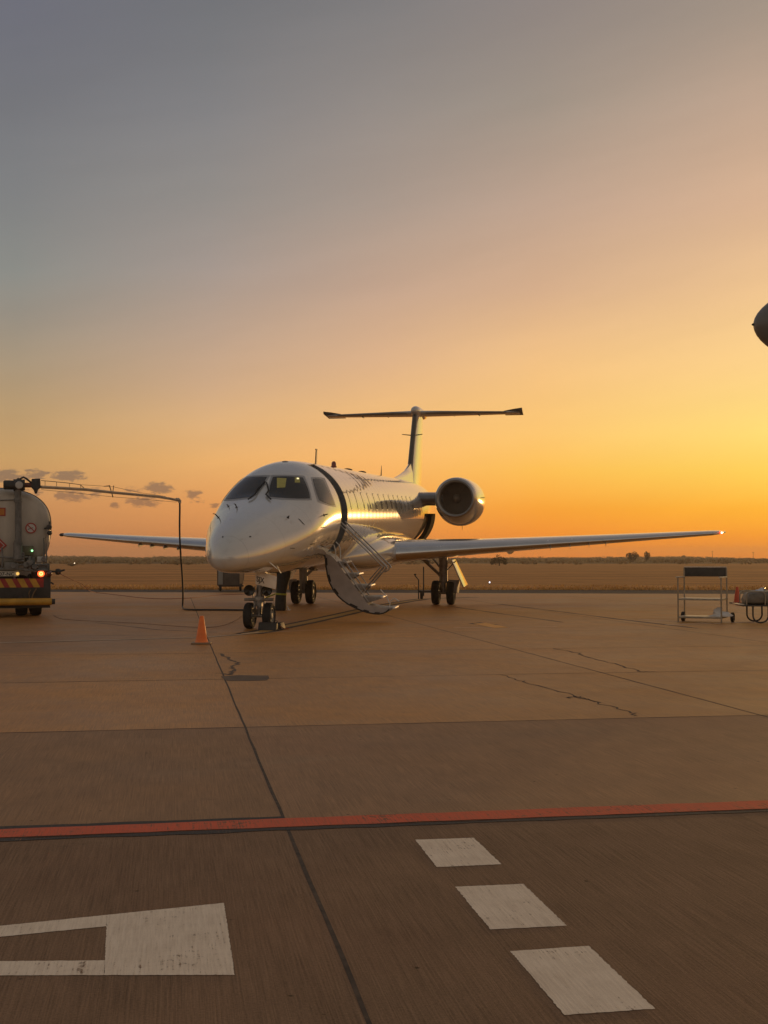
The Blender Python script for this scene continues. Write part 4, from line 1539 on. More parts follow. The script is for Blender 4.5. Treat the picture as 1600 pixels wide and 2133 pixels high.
mb = MB()
mb.tube([(0, .12, 1.05), (0, .03, .55), (0, .02, .45)], [.075, .075, .06], 16)
mb.tube([(0, .02, .48), (0, 0, .24)], [.045, .045], 14)
mb.tube([(-.2, 0, .245), (.2, 0, .245)], .035, 12)
mb.tube([(0, .10, .95), (0, .95, 1.05)], .04, 10)
mb.lathe([(.1, -.06), (.105, -.03), (.105, .03), (.09, .06)], (0, .03, .56), (0, 0, 1), 16)
mb.tube([(-.28, -.03, .55), (.28, -.03, .55)], .03, 10)
mb.tube([(.06, -.06, .52), (.05, -.16, .40), (.04, -.06, .29)], .02, 8)
mb.tube([(-.06, -.06, .52), (-.05, -.16, .40), (-.04, -.06, .29)], .02, 8)
mb.tube([(.09, .0, .66), (.11, -.03, .5), (.1, -.02, .35)], .010, 6)
mb.tube([(-.09, .02, .8), (-.12, -.03, .6), (-.08, 0, .4), (-.12, 0, .3)], .010, 6)
mb.box((0, -.03, .46), (.12, .1, .08))
ng = mb.build('nose_gear_leg', STEEL, air, bevel=0)
for x in (-.185, .185):
    mb = MB()
    wheel(mb, (x, 0, .245), .245, .17)
    mb.build('wheel', [RUBBER, HUB], ng)
for x in (-.17, .17):
    mb = MB()
    mb.lathe([(.0, .06), (.06, .05), (.095, .0), (.10, -.05), (.105, -.055), (.09, -.055)], (x, -.05, .72), (0, 1, 0), 20)
    mb.lathe([(.09, -.052), (.05, -.04), (0, -.03)], (x, -.05, .72), (0, 1, 0), 20, 1)
    mb.build('taxi_light', [SEAL, GLASS], ng)
# lettered front door of the nose leg
dq = [atY(u, v, 22.5 + d_) for u, v, d_ in ((533, 1217, 0), (574.5, 1227.5, .16), (577, 1201, .20), (533, 1187.5, .03))]
dl = [Matrix.Rotation(PSI, 4, 'Z') @ (p - Vector((AX, AY, 0))) for p in dq]
mb = MB()
nrm = (dl[1] - dl[0]).cross(dl[3] - dl[0]).normalized()
mb.prism(dl, -nrm * .02)
gd = mb.build('nose_gear_door', mat('gear_door_sunlit', (.93, .88, .80), .3, var=.04, coat=.6), air, bevel=.003)  # extra pale, warm colour stands for sunlight catching the door
mb = MB()
rt = (dl[1] - dl[0]).normalized()
upd = (dl[3] - dl[0]).normalized()
text_mesh(mb, 'SJX', dl[0] + rt * .015 + upd * .022, rt, upd, .135, depth=.004, width=.155)
mb.build('registration_lettering', FADEDRED, gd, smooth=0)
for sd_ in (1, -1):
    X = sd_ * 2.05
    Y = 12.43
    mb = MB()
    mb.tube([(X, Y - .05, 1.55), (X, Y, .62)], [.125, .12], 16)
    mb.tube([(X, Y, .65), (X, Y, .35)], [.07, .07], 14)
    mb.tube([(X - .22, Y, .345), (X + .22, Y, .345)], .05, 12)
    mb.tube([(X - sd_ * .85, Y - .1, 1.55), (X - sd_ * .08, Y, .82)], .045, 10)
    mb.tube([(X - sd_ * .55, Y + .2, 1.6), (X - sd_ * .05, Y, 1.0)], .028, 10)
    mb.tube([(X - sd_ * .86, Y - .12, 1.5), (X - sd_ * .4, Y - .05, 1.18)], .06, 10)
    mb.tube([(X - .04, Y - .1, .66), (X - .04, Y - .22, .5), (X - .03, Y - .1, .37)], .026, 8)
    mb.tube([(X + .05, Y - .12, 1.3), (X + .07, Y - .14, .8), (X + .05, Y - .1, .42)], .012, 6)
    mb.tube([(X + sd_ * .1, Y, .98), (X + sd_ * .36, Y - .02, 1.25)], .018, 6)
    mg = mb.build('main_gear_leg', GEARPAINT if sd_ < 0 else STEEL, air)
    for dx in (-.215, .215):
        mb = MB()
        wheel(mb, (X + dx, Y, .345), .345, .225)
        mb.build('wheel', [RUBBER, HUB], mg)
    # doors
    mb = MB()
    mb.prism([(X + sd_ * .16, Y - .16, .72), (X + sd_ * .40, Y - .14, .70), (X + sd_ * .38, Y - .12, .34), (X + sd_ * .20, Y - .14, .42)], (0, .02, 0))
    mb.prism([(X + sd_ * .40, Y - .14, .70), (X + sd_ * .40, Y + .5, .70), (X + sd_ * .36, Y + .5, .32), (X + sd_ * .36, Y - .14, .34)], (sd_ * .03, 0, 0))
    mb.build('lower_gear_door', GREYP, mg, bevel=.004)
    mb = MB()
    mb.prism([(X + sd_ * .24, Y - .25, 1.26), (X + sd_ * .24, Y + .75, 1.28), (X + sd_ * .60, Y + .75, .54), (X + sd_ * .575, Y - .25, .50)], (sd_ * .03, 0, .015))
    mb.build('outer_gear_door', WHITE2, mg, bevel=.005)

# ------------------------------------------------------------------ things round the aircraft
# air duct hanging under the belly
dp0 = G(586, 1272)
r = empty('air_duct', dp0)
tag(r, 'black fabric duct with yellow strap hanging behind the nose wheel', 'duct')
mb = MB()
rings = []
for z, rx, dx in ((0.0, .165, -.03), (.06, .18, -.02), (.2, .175, -.02), (.36, .165, -.01), (.42, .155, 0), (.5, .165, .01), (.7, .19, .03), (.85, .215, .05), (.98, .225, .06), (1.18, .22, .05)):
    rings.append([Vector((dx + rx * .8 * math.cos(a) * (1 + .06 * math.sin(5 * a + z * 9)), rx * .7 * math.sin(a), z)) for a in [2 * math.pi * i / 24 for i in range(24)]])
mb.loft(rings)
du = mb.build('duct_sleeve', DUCT, r, smooth=60)
mb = MB()
mb.lathe([(.134, -.022), (.147, -.02), (.147, .02), (.134, .022)], (0, 0, .42), (0.06, 0, 1), 24)
mb.tube([(-.15, -.03, .42), (-.3, -.1, .36), (-.42, -.3, .32)], .018, 8)
mb.build('tie_strap', STRAPY, r)
mb = MB()
mb.tube([(.15, -.05, .11), (.19, -.08, .07), (.17, -.1, .02), (.24, -.1, .03)], .011, 6)
mb.tube([(.17, -.06, .07), (.22, -.1, .01)], .014, 6)
mb.build('hook_clip', TREADW, r)
# chock
p = G(581, 1310)
r = empty('wheel_chock', p, -PSI)
tag(r, 'dark wedge chock on the ground beside the nose wheel', 'chock')
mb = MB()
mb.prism([(-.07, -.10, .004), (.08, -.10, .004), (.05, -.10, .12), (-.04, -.10, .12)], (0, .3, 0))
mb.build('wedge', TDARK, r, bevel=.01)
mb = MB()
mb.tube([(.05, -.1, .06), (.14, -.2, .02), (.2, -.05, .012), (.12, .1, .012)], .009, 6)
mb.build('chock_rope', CABLEO, r)
p = G(560, 1313)
r = empty('wheel_chock', p, -PSI)
tag(r, 'black rubber chock block in front of the right nose wheel', 'chock')
mb = MB()
mb.prism([(-.19, -.06, .004), (-.19, .09, .004), (-.19, .09, .11), (-.19, .03, .15), (-.19, -.02, .13)], (.34, 0, 0))
mb.build('wedge', TDARK, r, bevel=.01)
mb = MB()
mb.tube([(.15, 0, .13), (.17, -.02, .17), (.13, -.02, .18), (.10, 0, .14)], .008, 6)
mb.build('handle', SEAL, r)

# ground power cart in the distance behind the nose
p = G(481, 1231)
r = empty('equipment_cart', p, R(8))
tag(r, 'grey boxy equipment cart far behind the aircraft nose', 'cart')
mb = MB()
mb.prism([(-.55, -.4, .22), (.44, -.4, .22), (.52, -.4, .45), (.56, -.4, 1.12), (.48, -.4, 1.22), (-.5, -.4, 1.22), (-.56, -.4, 1.12)], (0, .9, 0))
bx = mb.build('cabinet', mat('cart_grey', (0.11, 0.085, 0.065), .55, var=.25), r, bevel=.02)
mb = MB()
mb.box((-.42, -.412, .62), (.18, .02, .70))
mb.build('side_panel', mat('cart_light', (0.34, 0.32, 0.29), .5), r, bevel=.005)
mb = MB()
mb.box((.42, -.412, .55), (.16, .02, .5))
mb.build('front_panel', mat('cart_tan', (0.42, 0.27, 0.15), .5), r, bevel=.005)
for x in (-.42, .38):
    mb = MB()
    wheel(mb, (x, -.2, .14), .14, .1)
    mb.build('wheel', [RUBBER, TGREY], r)
mb = MB()
mb.box((0, 0, .21), (1.0, .7, .06))
mb.build('chassis', TDARK, r)

# wheeled stand near the port main gear
p = G(872, 1248)
r = empty('wheeled_stand', p, R(-6))
tag(r, 'thin dark wheeled stand with tall handle beside the right main gear', 'stand')
mb = MB()
mb.tube([(0, 0, .0), (0, 0, .62), (-.10, 0, .74), (-.12, 0, .79)], .018, 8)
mb.tube([(.16, .05, .1), (.16, .05, 1.05)], .02, 8)
mb.tube([(0, 0, .25), (.42, .1, .24)], .025, 8)
mb.tube([(-.15, 0, .80), (-.07, 0, .80)], .02, 8)
mb.build('frame', TDARK, r)
mb = MB()
wheel(mb, (.10, .02, .135), .135, .09)
mb.build('wheel', [RUBBER, TGREY], r)


# ------------------------------------------------------------------ cones
def cone(loc, hgt, w, m, label):
    r = empty('traffic_cone', loc, R(4))
    tag(r, label, 'traffic cone', 'traffic cones')
    k = hgt / .45
    mb = MB()
    mb.box((0, 0, .0125 * k + .003), (w, w, .024 * k))
    mb.build('base_plate', mat('cone_base_' + ('a' if m is CONE else 'b'), (.30, .20, .12) if m is CONE else (.06, .035, .03), .6), r, bevel=.008)
    mb = MB()
    mb.lathe([(.115 * k, .026 * k), (.10 * k, .045 * k), (.088 * k, .10 * k), (.062 * k, .26 * k), (.036 * k, .42 * k), (.032 * k, .445 * k), (.022 * k, .45 * k), (.020 * k, .40 * k)], (0, 0, 0), (0, 0, 1), 28)
    mb.build('cone_body', m, r)
    return r


cone(G(420, 1341), .43, .30, CONE, 'bright orange cone on the slab joint in front of the aircraft')
cone(G(1536, 1257), .49, .36, CONER, 'red-orange cone standing behind the wheeled rack')

# ------------------------------------------------------------------ rack trolley
A = G(1413, 1296)
Bp = G(1503, 1298)
dvec = (Bp - A)
L = dvec.length
rot_z = math.atan2(dvec.y, dvec.x)
r = empty('rack_trolley', A, rot_z)
tag(r, 'grey open metal rack on wheels with dark top board', 'trolley')
DEP = .55
sk = .02
mb = MB()
for x, y, zt in ((0, 0, .93), (L, 0, .93), (sk, DEP, 1.125), (L + sk, DEP, 1.125)):
    mb.tube([(x, y, .0 if y == 0 else .1), (x, y, zt)], .016, 8)
for z in (.47, .10):
    mb.tube([(0, 0, z), (L, 0, z), (L + sk, DEP, z), (sk, DEP, z), (0, 0, z)], .013, 8)
mb.build('frame', RACK, r)
for z in (.485, .115):
    mb = MB()
    mb.prism([(.01, .01, z), (L - .01, .01, z), (L + sk - .01, DEP, z), (sk + .01, DEP, z)], (0, 0, .012))
    mb.build('shelf', RACKS, r)
mb = MB()
mb.box((L / 2 + sk, DEP + .02, 1.035), (L, .03, .19))
mb.build('top_board', RACKD, r, bevel=.006)
mb = MB()
mb.tube([(sk, DEP, 1.135), (L + sk, DEP, 1.135)], .013, 8)
for x in (0, L):
    mb.tube([(x - .03, -.02, .93), (x + sk, DEP, .93)], .016, 8)
mb.build('top_rail', RACKS, r)
for x in (-.02, L + .12):
    mb = MB()
    wheel(mb, (x + sk, DEP - .05, .10), .10, .07)
    mb.build('wheel', [RUBBER, TGREY], r)
# crumpled plastic on the lower shelf
p = A + Matrix.Rotation(rot_z, 3, 'Z') @ Vector((.82, .22, .128))
r2 = MB()
rp = random.Random(4)
rings = []
for k in range(7):
    z = k / 6
    rings.append([Vector((math.cos(a) * (.24 * (1 - z * .8)) * rp.uniform(.75, 1.2) + .05 * math.sin(k), math.sin(a) * .13 * (1 - z * .7) * rp.uniform(.8, 1.2), z * .15 * rp.uniform(.75, 1.25))) for a in [2 * math.pi * i / 16 for i in range(16)]])
r2.loft(rings)
tag(r2.build('plastic_bag', PLASTIC, loc=p, rot=(0, 0, rot_z), smooth=50), 'crumpled white plastic bag on the lower shelf of the rack', 'bag')

# ------------------------------------------------------------------ luggage barrow at the right edge
A2 = G(1579, 1297.5)
r = empty('luggage_barrow', A2, R(-6))
tag(r, 'flat luggage barrow with hoop legs at the right edge', 'cart')
dk = .345
mb = MB()
mb.prism([(-.36, -.28, dk), (1.7, -.28, dk), (1.7, .5, dk), (-.36, .5, dk)], (0, 0, .03))
mb.build('deck', RACKD, r, bevel=.006)
mb = MB()
mb.box((-.37, .11, dk + .036), (.10, .80, .014))
mb.build('deck_lip', RACKS, r, bevel=.003)


def hoop(x0, x1, y, z0, z1, rr, up=False):
    pts = []
    n_ = 8
    s = 1 if up else -1
    pts.append((x0, y, z0))
    for i in range(n_ + 1):
        a = math.pi - math.pi / 2 * i / n_
        pts.append((x0 + rr + rr * math.cos(a), y, z1 - s * rr + s * rr * math.sin(a)))
    for i in range(n_ + 1):
        a = math.pi / 2 - math.pi / 2 * i / n_
        pts.append((x1 - rr + rr * math.cos(a), y, z1 - s * rr + s * rr * math.sin(a)))
    pts.append((x1, y, z0))
    return pts


for y in (-.22, .42):
    mb = MB()
    mb.tube(hoop(-.14, .165, y, dk, .02, .14), .017, 10)
    mb.build('leg', TDARK, r)
for y in (-.26, .48):
    mb = MB()
    mb.tube(hoop(-.27, .10, y, dk + .03, dk + .30, .09, True), .014, 10)
    mb.tube(hoop(.16, 1.2, y, dk + .03, dk + .24, .09, True), .014, 10)
    mb.tube([(-.2, y, dk + .30), (1.3, y, dk + .285)], .012, 8)
    mb.build('rail', RACK, r)
for x in (1.25,):
    mb = MB()
    for y in (-.1, .35):
        wheel(mb, (x, y, .17), .17, .08)
    mb.build('wheel', [RUBBER, TGREY], r)
mb = MB()
rings = []
rp = random.Random(9)
for x, hh, w in ((-.26, .10, .26), (-.2, .24, .32), (-.05, .28, .34), (.12, .26, .35), (.3, .30, .34), (.8, .28, .34), (1.2, .24, .3), (1.3, .1, .26)):
    rings.append([Vector((x + rp.uniform(-.01, .01), .1 + w * math.copysign(abs(math.cos(a)) ** .5, math.cos(a)), dk + .034 + hh * (.5 + .5 * math.copysign(abs(math.sin(a)) ** .5, math.sin(a))) * (1 + rp.uniform(-.04, .04)))) for a in [2 * math.pi * i / 24 for i in range(24)]])
mb.loft(rings)
bag_w = r.matrix_basis.copy()
o = mb.build('covered_load', TARP, smooth=60)
o.matrix_basis = Matrix.Translation(A2) @ Matrix.Rotation(R(-6), 4, 'Z')
tag(o, 'grey tarpaulin-covered load lying on the luggage barrow', 'load')
mb = MB()
rings = []
for k in range(6):
    z = k / 5
    rings.append([Vector((math.cos(a) * .12 * (1 - z * .75) * rp.uniform(.7, 1.3) + .02 * k, math.sin(a) * .12 * (1 - z * .7), z * .07 * rp.uniform(.5, 1.4))) for a in [2 * math.pi * i / 14 for i in range(14)]])
mb.loft(rings)
o = mb.build('plastic_sheet', mat('pale_plastic', (.55, .57, .62), .25, coat=.4, var=.2, vscale=10), smooth=60)
o.matrix_basis = Matrix.Translation(A2 + Vector((.02, .0, dk + .30))) @ Matrix.Rotation(R(-20), 4, 'Z')
tag(o, 'pale bluish plastic sheet bunched on top of the covered load', 'plastic sheet')

# ------------------------------------------------------------------ fuel truck
TAZ = R(-17)
RC = atY(105, 1285, 27.4)
fwd = Vector((math.sin(TAZ), math.cos(TAZ), 0))
rgt = Vector((math.cos(TAZ), -math.sin(TAZ), 0))
TO = Vector((RC.x, RC.y, 0)) - rgt * 1.25
trk = empty('fuel_truck', TO, -TAZ)
tag(trk, 'dirty white tanker truck seen from behind with swing boom', 'truck')


def T(u, v, y=0.0):
    """pixel on the rear plane of the truck (offset y forward) -> truck frame"""
    d = ray(u, v)
    n_ = fwd
    k = (TO + fwd * y).dot(n_) / d.dot(n_)
    w = Vector((0, 0, CAM_H)) + d * k
    q = w - TO
    return Vector((q.dot(rgt), y, w.z))


mb = MB()
rings = []
hw, hz, zc = 1.245, .875, 2.02
for y, k in ((-.02, .30), (-.015, .55), (.0, .78), (.03, .90), (.08, .96), (.16, .99), (.3, 1.0), (5.6, 1.0), (5.8, .93), (5.85, .7)):
    ring = []
    for i in range(64):
        a = 2 * math.pi * i / 64
        c, s = math.cos(a), math.sin(a)
        e = .78 if s > 0 else .56
        ring.append(Vector((hw * k * math.copysign(abs(c) ** e, c), y, zc + hz * k * math.copysign(abs(s) ** e, s))))
    rings.append(ring)
mb.loft(rings)
tank = mb.build('tank', TANKW, trk, smooth=60)
mb = MB()
mb.lathe([(1.0, 0)], (0, 0, 0), (0, 1, 0), 3) if False else None
ring_o = [Vector((1.252 * math.copysign(abs(math.cos(a)) ** .78, math.cos(a)), .24, zc + .882 * math.copysign(abs(math.sin(a)) ** .78, math.sin(a)))) for a in [2 * math.pi * i / 64 for i in range(65)]]
mb.tube(ring_o, .012, 6, cap=False)
mb.build('weld_seam', TGREY, tank)
mb = MB()
mb.tube([T(-40, 1043, -.03), T(0, 1042, -.03), T(32, 1041, -.03), T(45, 1044, -.02)], .012, 6)
mb.build('handrail', TGREY, tank)
mb = MB()
mb.box((0, 4.0, .82), (.9, 7.7, .24))
mb.box((-.8, .35, .82), (.25, .5, .5))
mb.box((1.02, 1.0, .9), (.35, 1.2, .4))
chs = mb.build('chassis', TDARK, trk, bevel=.01)
# pump cabinet and pipes behind the tank
mb = MB()
for (u0, v0, u1, v1, d_, mi) in ((42, 1137, 70, 1157, .16, 0), (30, 1150, 52, 1172, .22, 1), (76, 1158, 99, 1172, .18, 2), (55, 1160, 74, 1184, .12, 1), (8, 1170, 40, 1188, .2, 1), (80, 1174, 104, 1190, .14, 1)):
    a, b = T(u0, v1, -.02), T(u1, v0, -.02)
    mb.box(((a.x + b.x) / 2, -.02 - d_ / 2 + .05, (a.z + b.z) / 2), (abs(b.x - a.x), d_, abs(b.z - a.z)), mi)
mb.build('pump_cabinet', [mat('cab_olive', (.11, .10, .055), .5), TGREY, DIRTYW], trk, bevel=.012)
mb = MB()
for pth, rr in (([(8, 1178), (30, 1178), (45, 1176), (70, 1177), (100, 1176)], .028), ([(92, 1120), (92, 1150), (91, 1176)], .02), ([(96, 1118), (97, 1160), (99, 1185)], .014),
                ([(0, 1160), (22, 1162), (40, 1163), (58, 1160)], .022), ([(62, 1158), (62, 1190)], .032), ([(72, 1172), (72, 1192)], .024), ([(0, 1186), (45, 1186), (60, 1188), (100, 1187)], .03),
                ([(4, 1140), (6, 1165), (4, 1182)], .02), ([(50, 1168), (54, 1190)], .03)):
    pts = [T(u, v, -.14) for u, v in pth]
    mb.tube(pts, rr, 8)
for u, v, rr in ((62, 1172, .07), (72, 1180, .055), (54, 1176, .06), (28, 1178, .06), (91, 1165, .05)):
    q = T(u, v, -.17)
    mb.lathe([(0, -.05), (rr, -.05), (rr * 1.1, -.03), (rr * 1.1, .03), (rr, .05), (0, .05)], q, (0, 1, 0), 14)
for k in range(4):
    a, b = T(31, 1152 + k * 5.5, -.2), T(50, 1152 + k * 5.5, -.2)
    mb.tube([a, b], .018, 8)
mb.build('pipework', [TGREY], trk)
q = T(67, 1147, -.15)
mb = MB()
mb.lathe([(0, -.05), (.012, -.045), (.021, -.02), (.024, .03)], q, (0, 1, 0), 12)
mb.build('green_lamp', GREENL, trk)
# signs
q = T(64.5, 1100, -.03)
mb = MB()
mb.lathe([(.12, .0), (.12, -.012), (.095, -.012), (.095, 0)], q, (0, 1, 0), 32, 0)
mb.lathe([(.10, -.004), (0, -.005)], q, (0, 1, 0), 32, 1)
mb.box(q + Vector((0, -.012, 0)), (.21, .004, .022), 0, (0, R(45), 0))
mb.box(q + Vector((-.01, -.009, -.01)), (.12, .003, .018), 2, (0, R(-20), 0))
mb.build('warning_sign', [SIGNRED, SIGNW, TGREY], tank, smooth=30)
a = T(-3, 1066, -.03)
mb = MB()
mb.box(a, (.30, .012, .185), 0)
mb.box(a + Vector((0, -.008, 0)), (.25, .004, .14), 1)
mb.build('placard', [SIGNRED, SIGNOR], tank)
a = T(-4, 1136, -.035)
mb = MB()
mb.box(a, (.27, .012, .27), 0, (0, R(45), 0))
mb.box(a + Vector((0, -.008, 0)), (.20, .004, .20), 1, (0, R(45), 0))
mb.box(a + Vector((0, -.011, 0)), (.17, .004, .17), 0, (0, R(45), 0))
mb.box(a + Vector((0, -.014, .02)), (.05, .004, .09), 1)
mb.build('hazard_diamond', [SIGNRED, SIGNW], tank)
# breather valves on the right edge
mb = MB()
for (u, v, rr, L_) in ((103, 1098, .055, .10), (104, 1110, .05, .09)):
    q = T(u, v, .0)
    mb.lathe([(0, -L_), (rr, -L_ + .01), (rr * 1.15, -.02), (rr * .8, .02), (0, .03)], q, (0.2, 1, 0), 14)
mb.tube([T(92, 1101, 0), T(103, 1099, 0), T(103, 1086, 0)], .018, 8)
mb.build('breather_valve', TDARK, tank)
# rear board, chevrons, lamps, plate, bumper
mb = MB()
a, b = T(-130, 1248, -.10), T(106, 1206, -.10)
mb.box(((a.x + b.x) / 2, -.05, (a.z + b.z) / 2), (b.x - a.x, .10, b.z - a.z))
a2, b2 = T(88, 1214, -.10), T(106, 1190, -.10)
mb.box(((a2.x + b2.x) / 2, -.05, (a2.z + b2.z) / 2 + .02), (b2.x - a2.x, .095, b2.z - a2.z))
rear = mb.build('rear_board', TDARK, trk, bevel=.006)
mb = MB()
z0, z1 = T(0, 1224, -.11).z, T(0, 1205.5, -.11).z
x0, x1 = -1.12, T(91, 1215, -.11).x
hgt_ = z1 - z0
mb.add([(x0, -.104, z0), (x1, -.104, z0), (x1, -.104, z1), (x0, -.104, z1)], [(0, 1, 2, 3)], 0)
# slanted yellow bars lean outwards either side of the middle
mid = 0.0
sp_ = .255
for k in range(12):
    c0 = T(92, 1215, -.1).x - .20 - k * sp_
    s = .11
    if c0 < mid:
        continue
    p4 = [(c0 - .02, z0), (c0 + .12, z0), (c0 + .12 - s, z1), (c0 - .02 - s, z1)]
    p4 = [(min(max(x, x0), x1), z) for x, z in p4]
    mb.add([(x, -.107, z) for x, z in p4], [(0, 1, 2, 3)], 1)
    mb.add([(-x, -.107, z) for x, z in p4], [(3, 2, 1, 0)], 1)
mb.build('chevron_board', [TRED, TYEL], rear, smooth=0)
for (u, v, rr, lit) in ((85.5, 1195, .075, True), (102, 1195, .068, False)):
    q = T(u, v, -.11)
    for sgn in (1, -1):
        mb = MB()
        c = Vector((q.x * sgn, -.11, q.z))
        mb.lathe([(rr, .02), (rr, -.03), (rr * .85, -.05), (rr * .4, -.058), (0, -.06)], c, (0, 1, 0), 20, 0)
        if lit:
            mb.lathe([(rr * .62, -.056), (rr * .45, -.064), (rr * .22, -.066)], c, (0, 1, 0), 20, 1)
        mb.build('tail_lamp', [TAIL if lit else TAILOFF, TAILC], rear)
mb = MB()
a, b = T(-36, 1200.5, -.11), T(39, 1190, -.11)
mb.box(((a.x + b.x) / 2, -.115, (a.z + b.z) / 2), (b.x - a.x, .012, b.z - a.z))
pl = mb.build('licence_plate', PLATE, trk, bevel=.003)
mb = MB()
text_mesh(mb, '71-407-NC', Vector((T(-22, 1198, 0).x, -.1225, T(0, 1199.2, 0).z)), (1, 0, 0), (0, 0, 1), .078, width=T(30, 1198, 0).x - T(-22, 1198, 0).x, depth=.001)
mb.build('plate_lettering', BLACK, pl, smooth=0)
mb = MB()
q = T(37, 1195, -.13)
mb.lathe([(0, -.03), (.02, -.028), (.032, -.01), (.036, .02)], q, (0, 1, 0), 12)
mb.build('plate_lamp', PLATELAMP, pl)
mb = MB()
a, b = T(-140, 1255.5, -.22), T(108, 1255.5, -.22)
mb.tube([(a.x, -.22, a.z), (b.x, -.22, a.z)], .078, 16, 0)
mb.tube([(b.x, -.22, a.z), (b.x + .07, -.22, a.z)], .062, 12, 1)
mb.tube([(-.6, -.2, a.z), (-.6, .3, .75)], .05, 8, 1)
mb.tube([(.6, -.2, a.z), (.6, .3, .75)], .05, 8, 1)
mb.build('bumper_bar', [TYEL, TDARK], trk)
mb = MB()
mb.tube([T(64, 1228, -.13), T(60, 1236, -.13), T(62, 1247, -.13)], .012, 6)
mb.tube([T(76, 1226, -.13), T(70, 1236, -.13), T(66, 1247, -.13)], .016, 6)
mb.build('tow_hook', mat('rope_tan', (.20, .13, .07), .7), rear)
mb = MB()
a, b = T(-60, 1268, .2), T(105, 1248, .2)
mb.box(((a.x + b.x) / 2, .25, (a.z + b.z) / 2), (b.x - a.x, .06, b.z - a.z))
mb.build('mud_flap', TDARK, trk)
for sgn in (1, -1):
    for y in (.95, 2.15, 6.3):
        mb = MB()
        xs2 = (.98, .66) if y < 5 else (.98,)
        for x in xs2:
            wheel(mb, (sgn * (x - .03), y, .46), .46, .28)
        mb.build('wheel', [RUBBER, TGREY], trk)
mb = MB()
mb.prism([(-1.2, 6.2, .75), (-1.2, 8.1, .75), (-1.2, 8.1, 1.55), (-1.2, 7.75, 2.5), (-1.2, 6.2, 2.55)], (2.4, 0, 0))
cab = mb.build('cab', DIRTYW, trk, bevel=.05)
mb = MB()
mb.prism([(-1.02, 8.06, 1.72), (1.02, 8.06, 1.72), (.98, 7.80, 2.40), (-.98, 7.80, 2.40)], (0, .02, .01))
for sgn in (1, -1):
    mb.prism([(sgn * 1.203, 6.8, 1.65), (sgn * 1.203, 7.85, 1.65), (sgn * 1.203, 7.68, 2.3), (sgn * 1.203, 6.8, 2.3)], (sgn * .008, 0, 0))
mb.build('cab_window', GLASS, cab)
# riser pipe and swivel head
mb = MB()
mb.tube([T(37.5, 1165, -.16), T(37.5, 1130, -.16)], [.10, .10], 14)
mb.tube([T(37.5, 1135, -.16), T(37.5, 1022, -.16)], [.062, .062], 16)
for v in (1128, 1045, 1040):
    q = T(37.5, v, -.16)
    mb.lathe([(.062, -.02), (.085, -.02), (.085, .02), (.062, .02)], q, (0, 0, 1), 16)
mb.tube([T(43, 1046, -.13), T(43.5, 1130, -.13)], .018, 8)
mb.tube([T(37.5, 1040, -.16), T(37.5, 1018, -.16)], [.062, .085], 16)
rp_ = mb.build('riser_pipe', TGREY, trk)
mb = MB()
mb.tube([T(7, 1010, -.16), T(10, 1010, -.16), T(30, 1010.5, -.16)], [.085, .105, .105], 18, 0)
mb.tube([T(28, 1010.5, -.16), T(52, 1010.5, -.16)], [.135, .125], 18, 0)
q = T(40, 1010.5, -.30)
mb.lathe([(0, -.02), (.075, -.02), (.085, .0), (.085, .14)], q, (0, 1, 0), 20, 1)
mb.tube([T(46, 1010.5, -.16), T(72, 1010.5, -.16)], [.055, .055], 12, 2)
mb.tube([T(37, 1000, -.16), T(49, 994, -.16), T(55, 997, -.16), T(66, 1006, -.16)], .022, 8, 0)
mb.tube([T(36, 1000, -.16), T(40, 997, -.16)], .03, 8, 0)
mb.build('swivel_head', [TDARK, DIRTYW, mat('rust_red', (.16, .05, .03), .6)], rp_)
hd = [T(u, v, -.26) for u, v in ((66, 997), (84, 996.5), (85, 1015), (79.5, 1020), (77.5, 1027.5), (73, 1027.5), (70.5, 1020), (65, 1014))]
mb = MB()
mb.prism(hd, (0, .22, 0))
mb.build('boom_bracket', TDARK, rp_, bevel=.02)
# boom: from the head to a tip above the apron
tip_w = atY(375, 1041.5, 31.6)
h0 = T(85, 1013.5, -.16)


def tr_local(w):
    q = Vector(w) - TO
    return Vector((q.dot(rgt), q.dot(fwd), w[2]))


tip = tr_local(tip_w)
Y0b = (TO + rgt * h0.x + fwd * h0.y).y


def boom_pt(u, v):
    f_ = (u - 85) / (375 - 85)
    # depth grows linearly along the boom
    Yw = Y0b + (31.6 - Y0b) * f_
    return tr_local(atY(u, v, Yw))


bp = [boom_pt(u, v) for u, v in ((85, 1013.5), (130, 1016), (180, 1019), (235, 1025), (290, 1030), (330, 1034), (355, 1038), (373, 1042))]
mb = MB()
mb.tube(bp, [.026, .026, .025, .024, .023, .022, .022, .022], 10, 0)
mb.tube([b + Vector((0, 0, -.034)) for b in bp], [.011] * 8, 8, 0)
mb.tube([boom_pt(367, 1040), boom_pt(372, 1040), boom_pt(374.5, 1043), boom_pt(374.5, 1048)], .04, 10, 0)
boom = mb.build('boom', mat('boom_tan', (.55, .44, .32), .5, .0, var=.2, vscale=9), trk)
mb = MB()
mb.tube([boom_pt(86, 1001), boom_pt(110, 1003), boom_pt(145, 1006.5), boom_pt(167, 1009.5), boom_pt(176, 1017.5)], .008, 6)
for u, v0, v1 in ((94, 1002, 1013), (118, 1004, 1015), (145, 1007, 1016.5), (168, 1010, 1018)):
    mb.tube([boom_pt(u, v0), boom_pt(u, v1)], .006, 6)
mb.tube([boom_pt(86, 1020), boom_pt(150, 1026), boom_pt(235, 1035), boom_pt(300, 1040), boom_pt(368, 1046)], .0045, 5)
mb.tube([boom_pt(167, 1009.5), boom_pt(236, 1014), boom_pt(290, 1026), boom_pt(345, 1034)], .0045, 5)
mb.tube([boom_pt(228, 1011.5), boom_pt(232, 1024), boom_pt(235.5, 1036)], .012, 6)
mb.tube([boom_pt(237, 1011.5), boom_pt(235, 1026)], .010, 6)
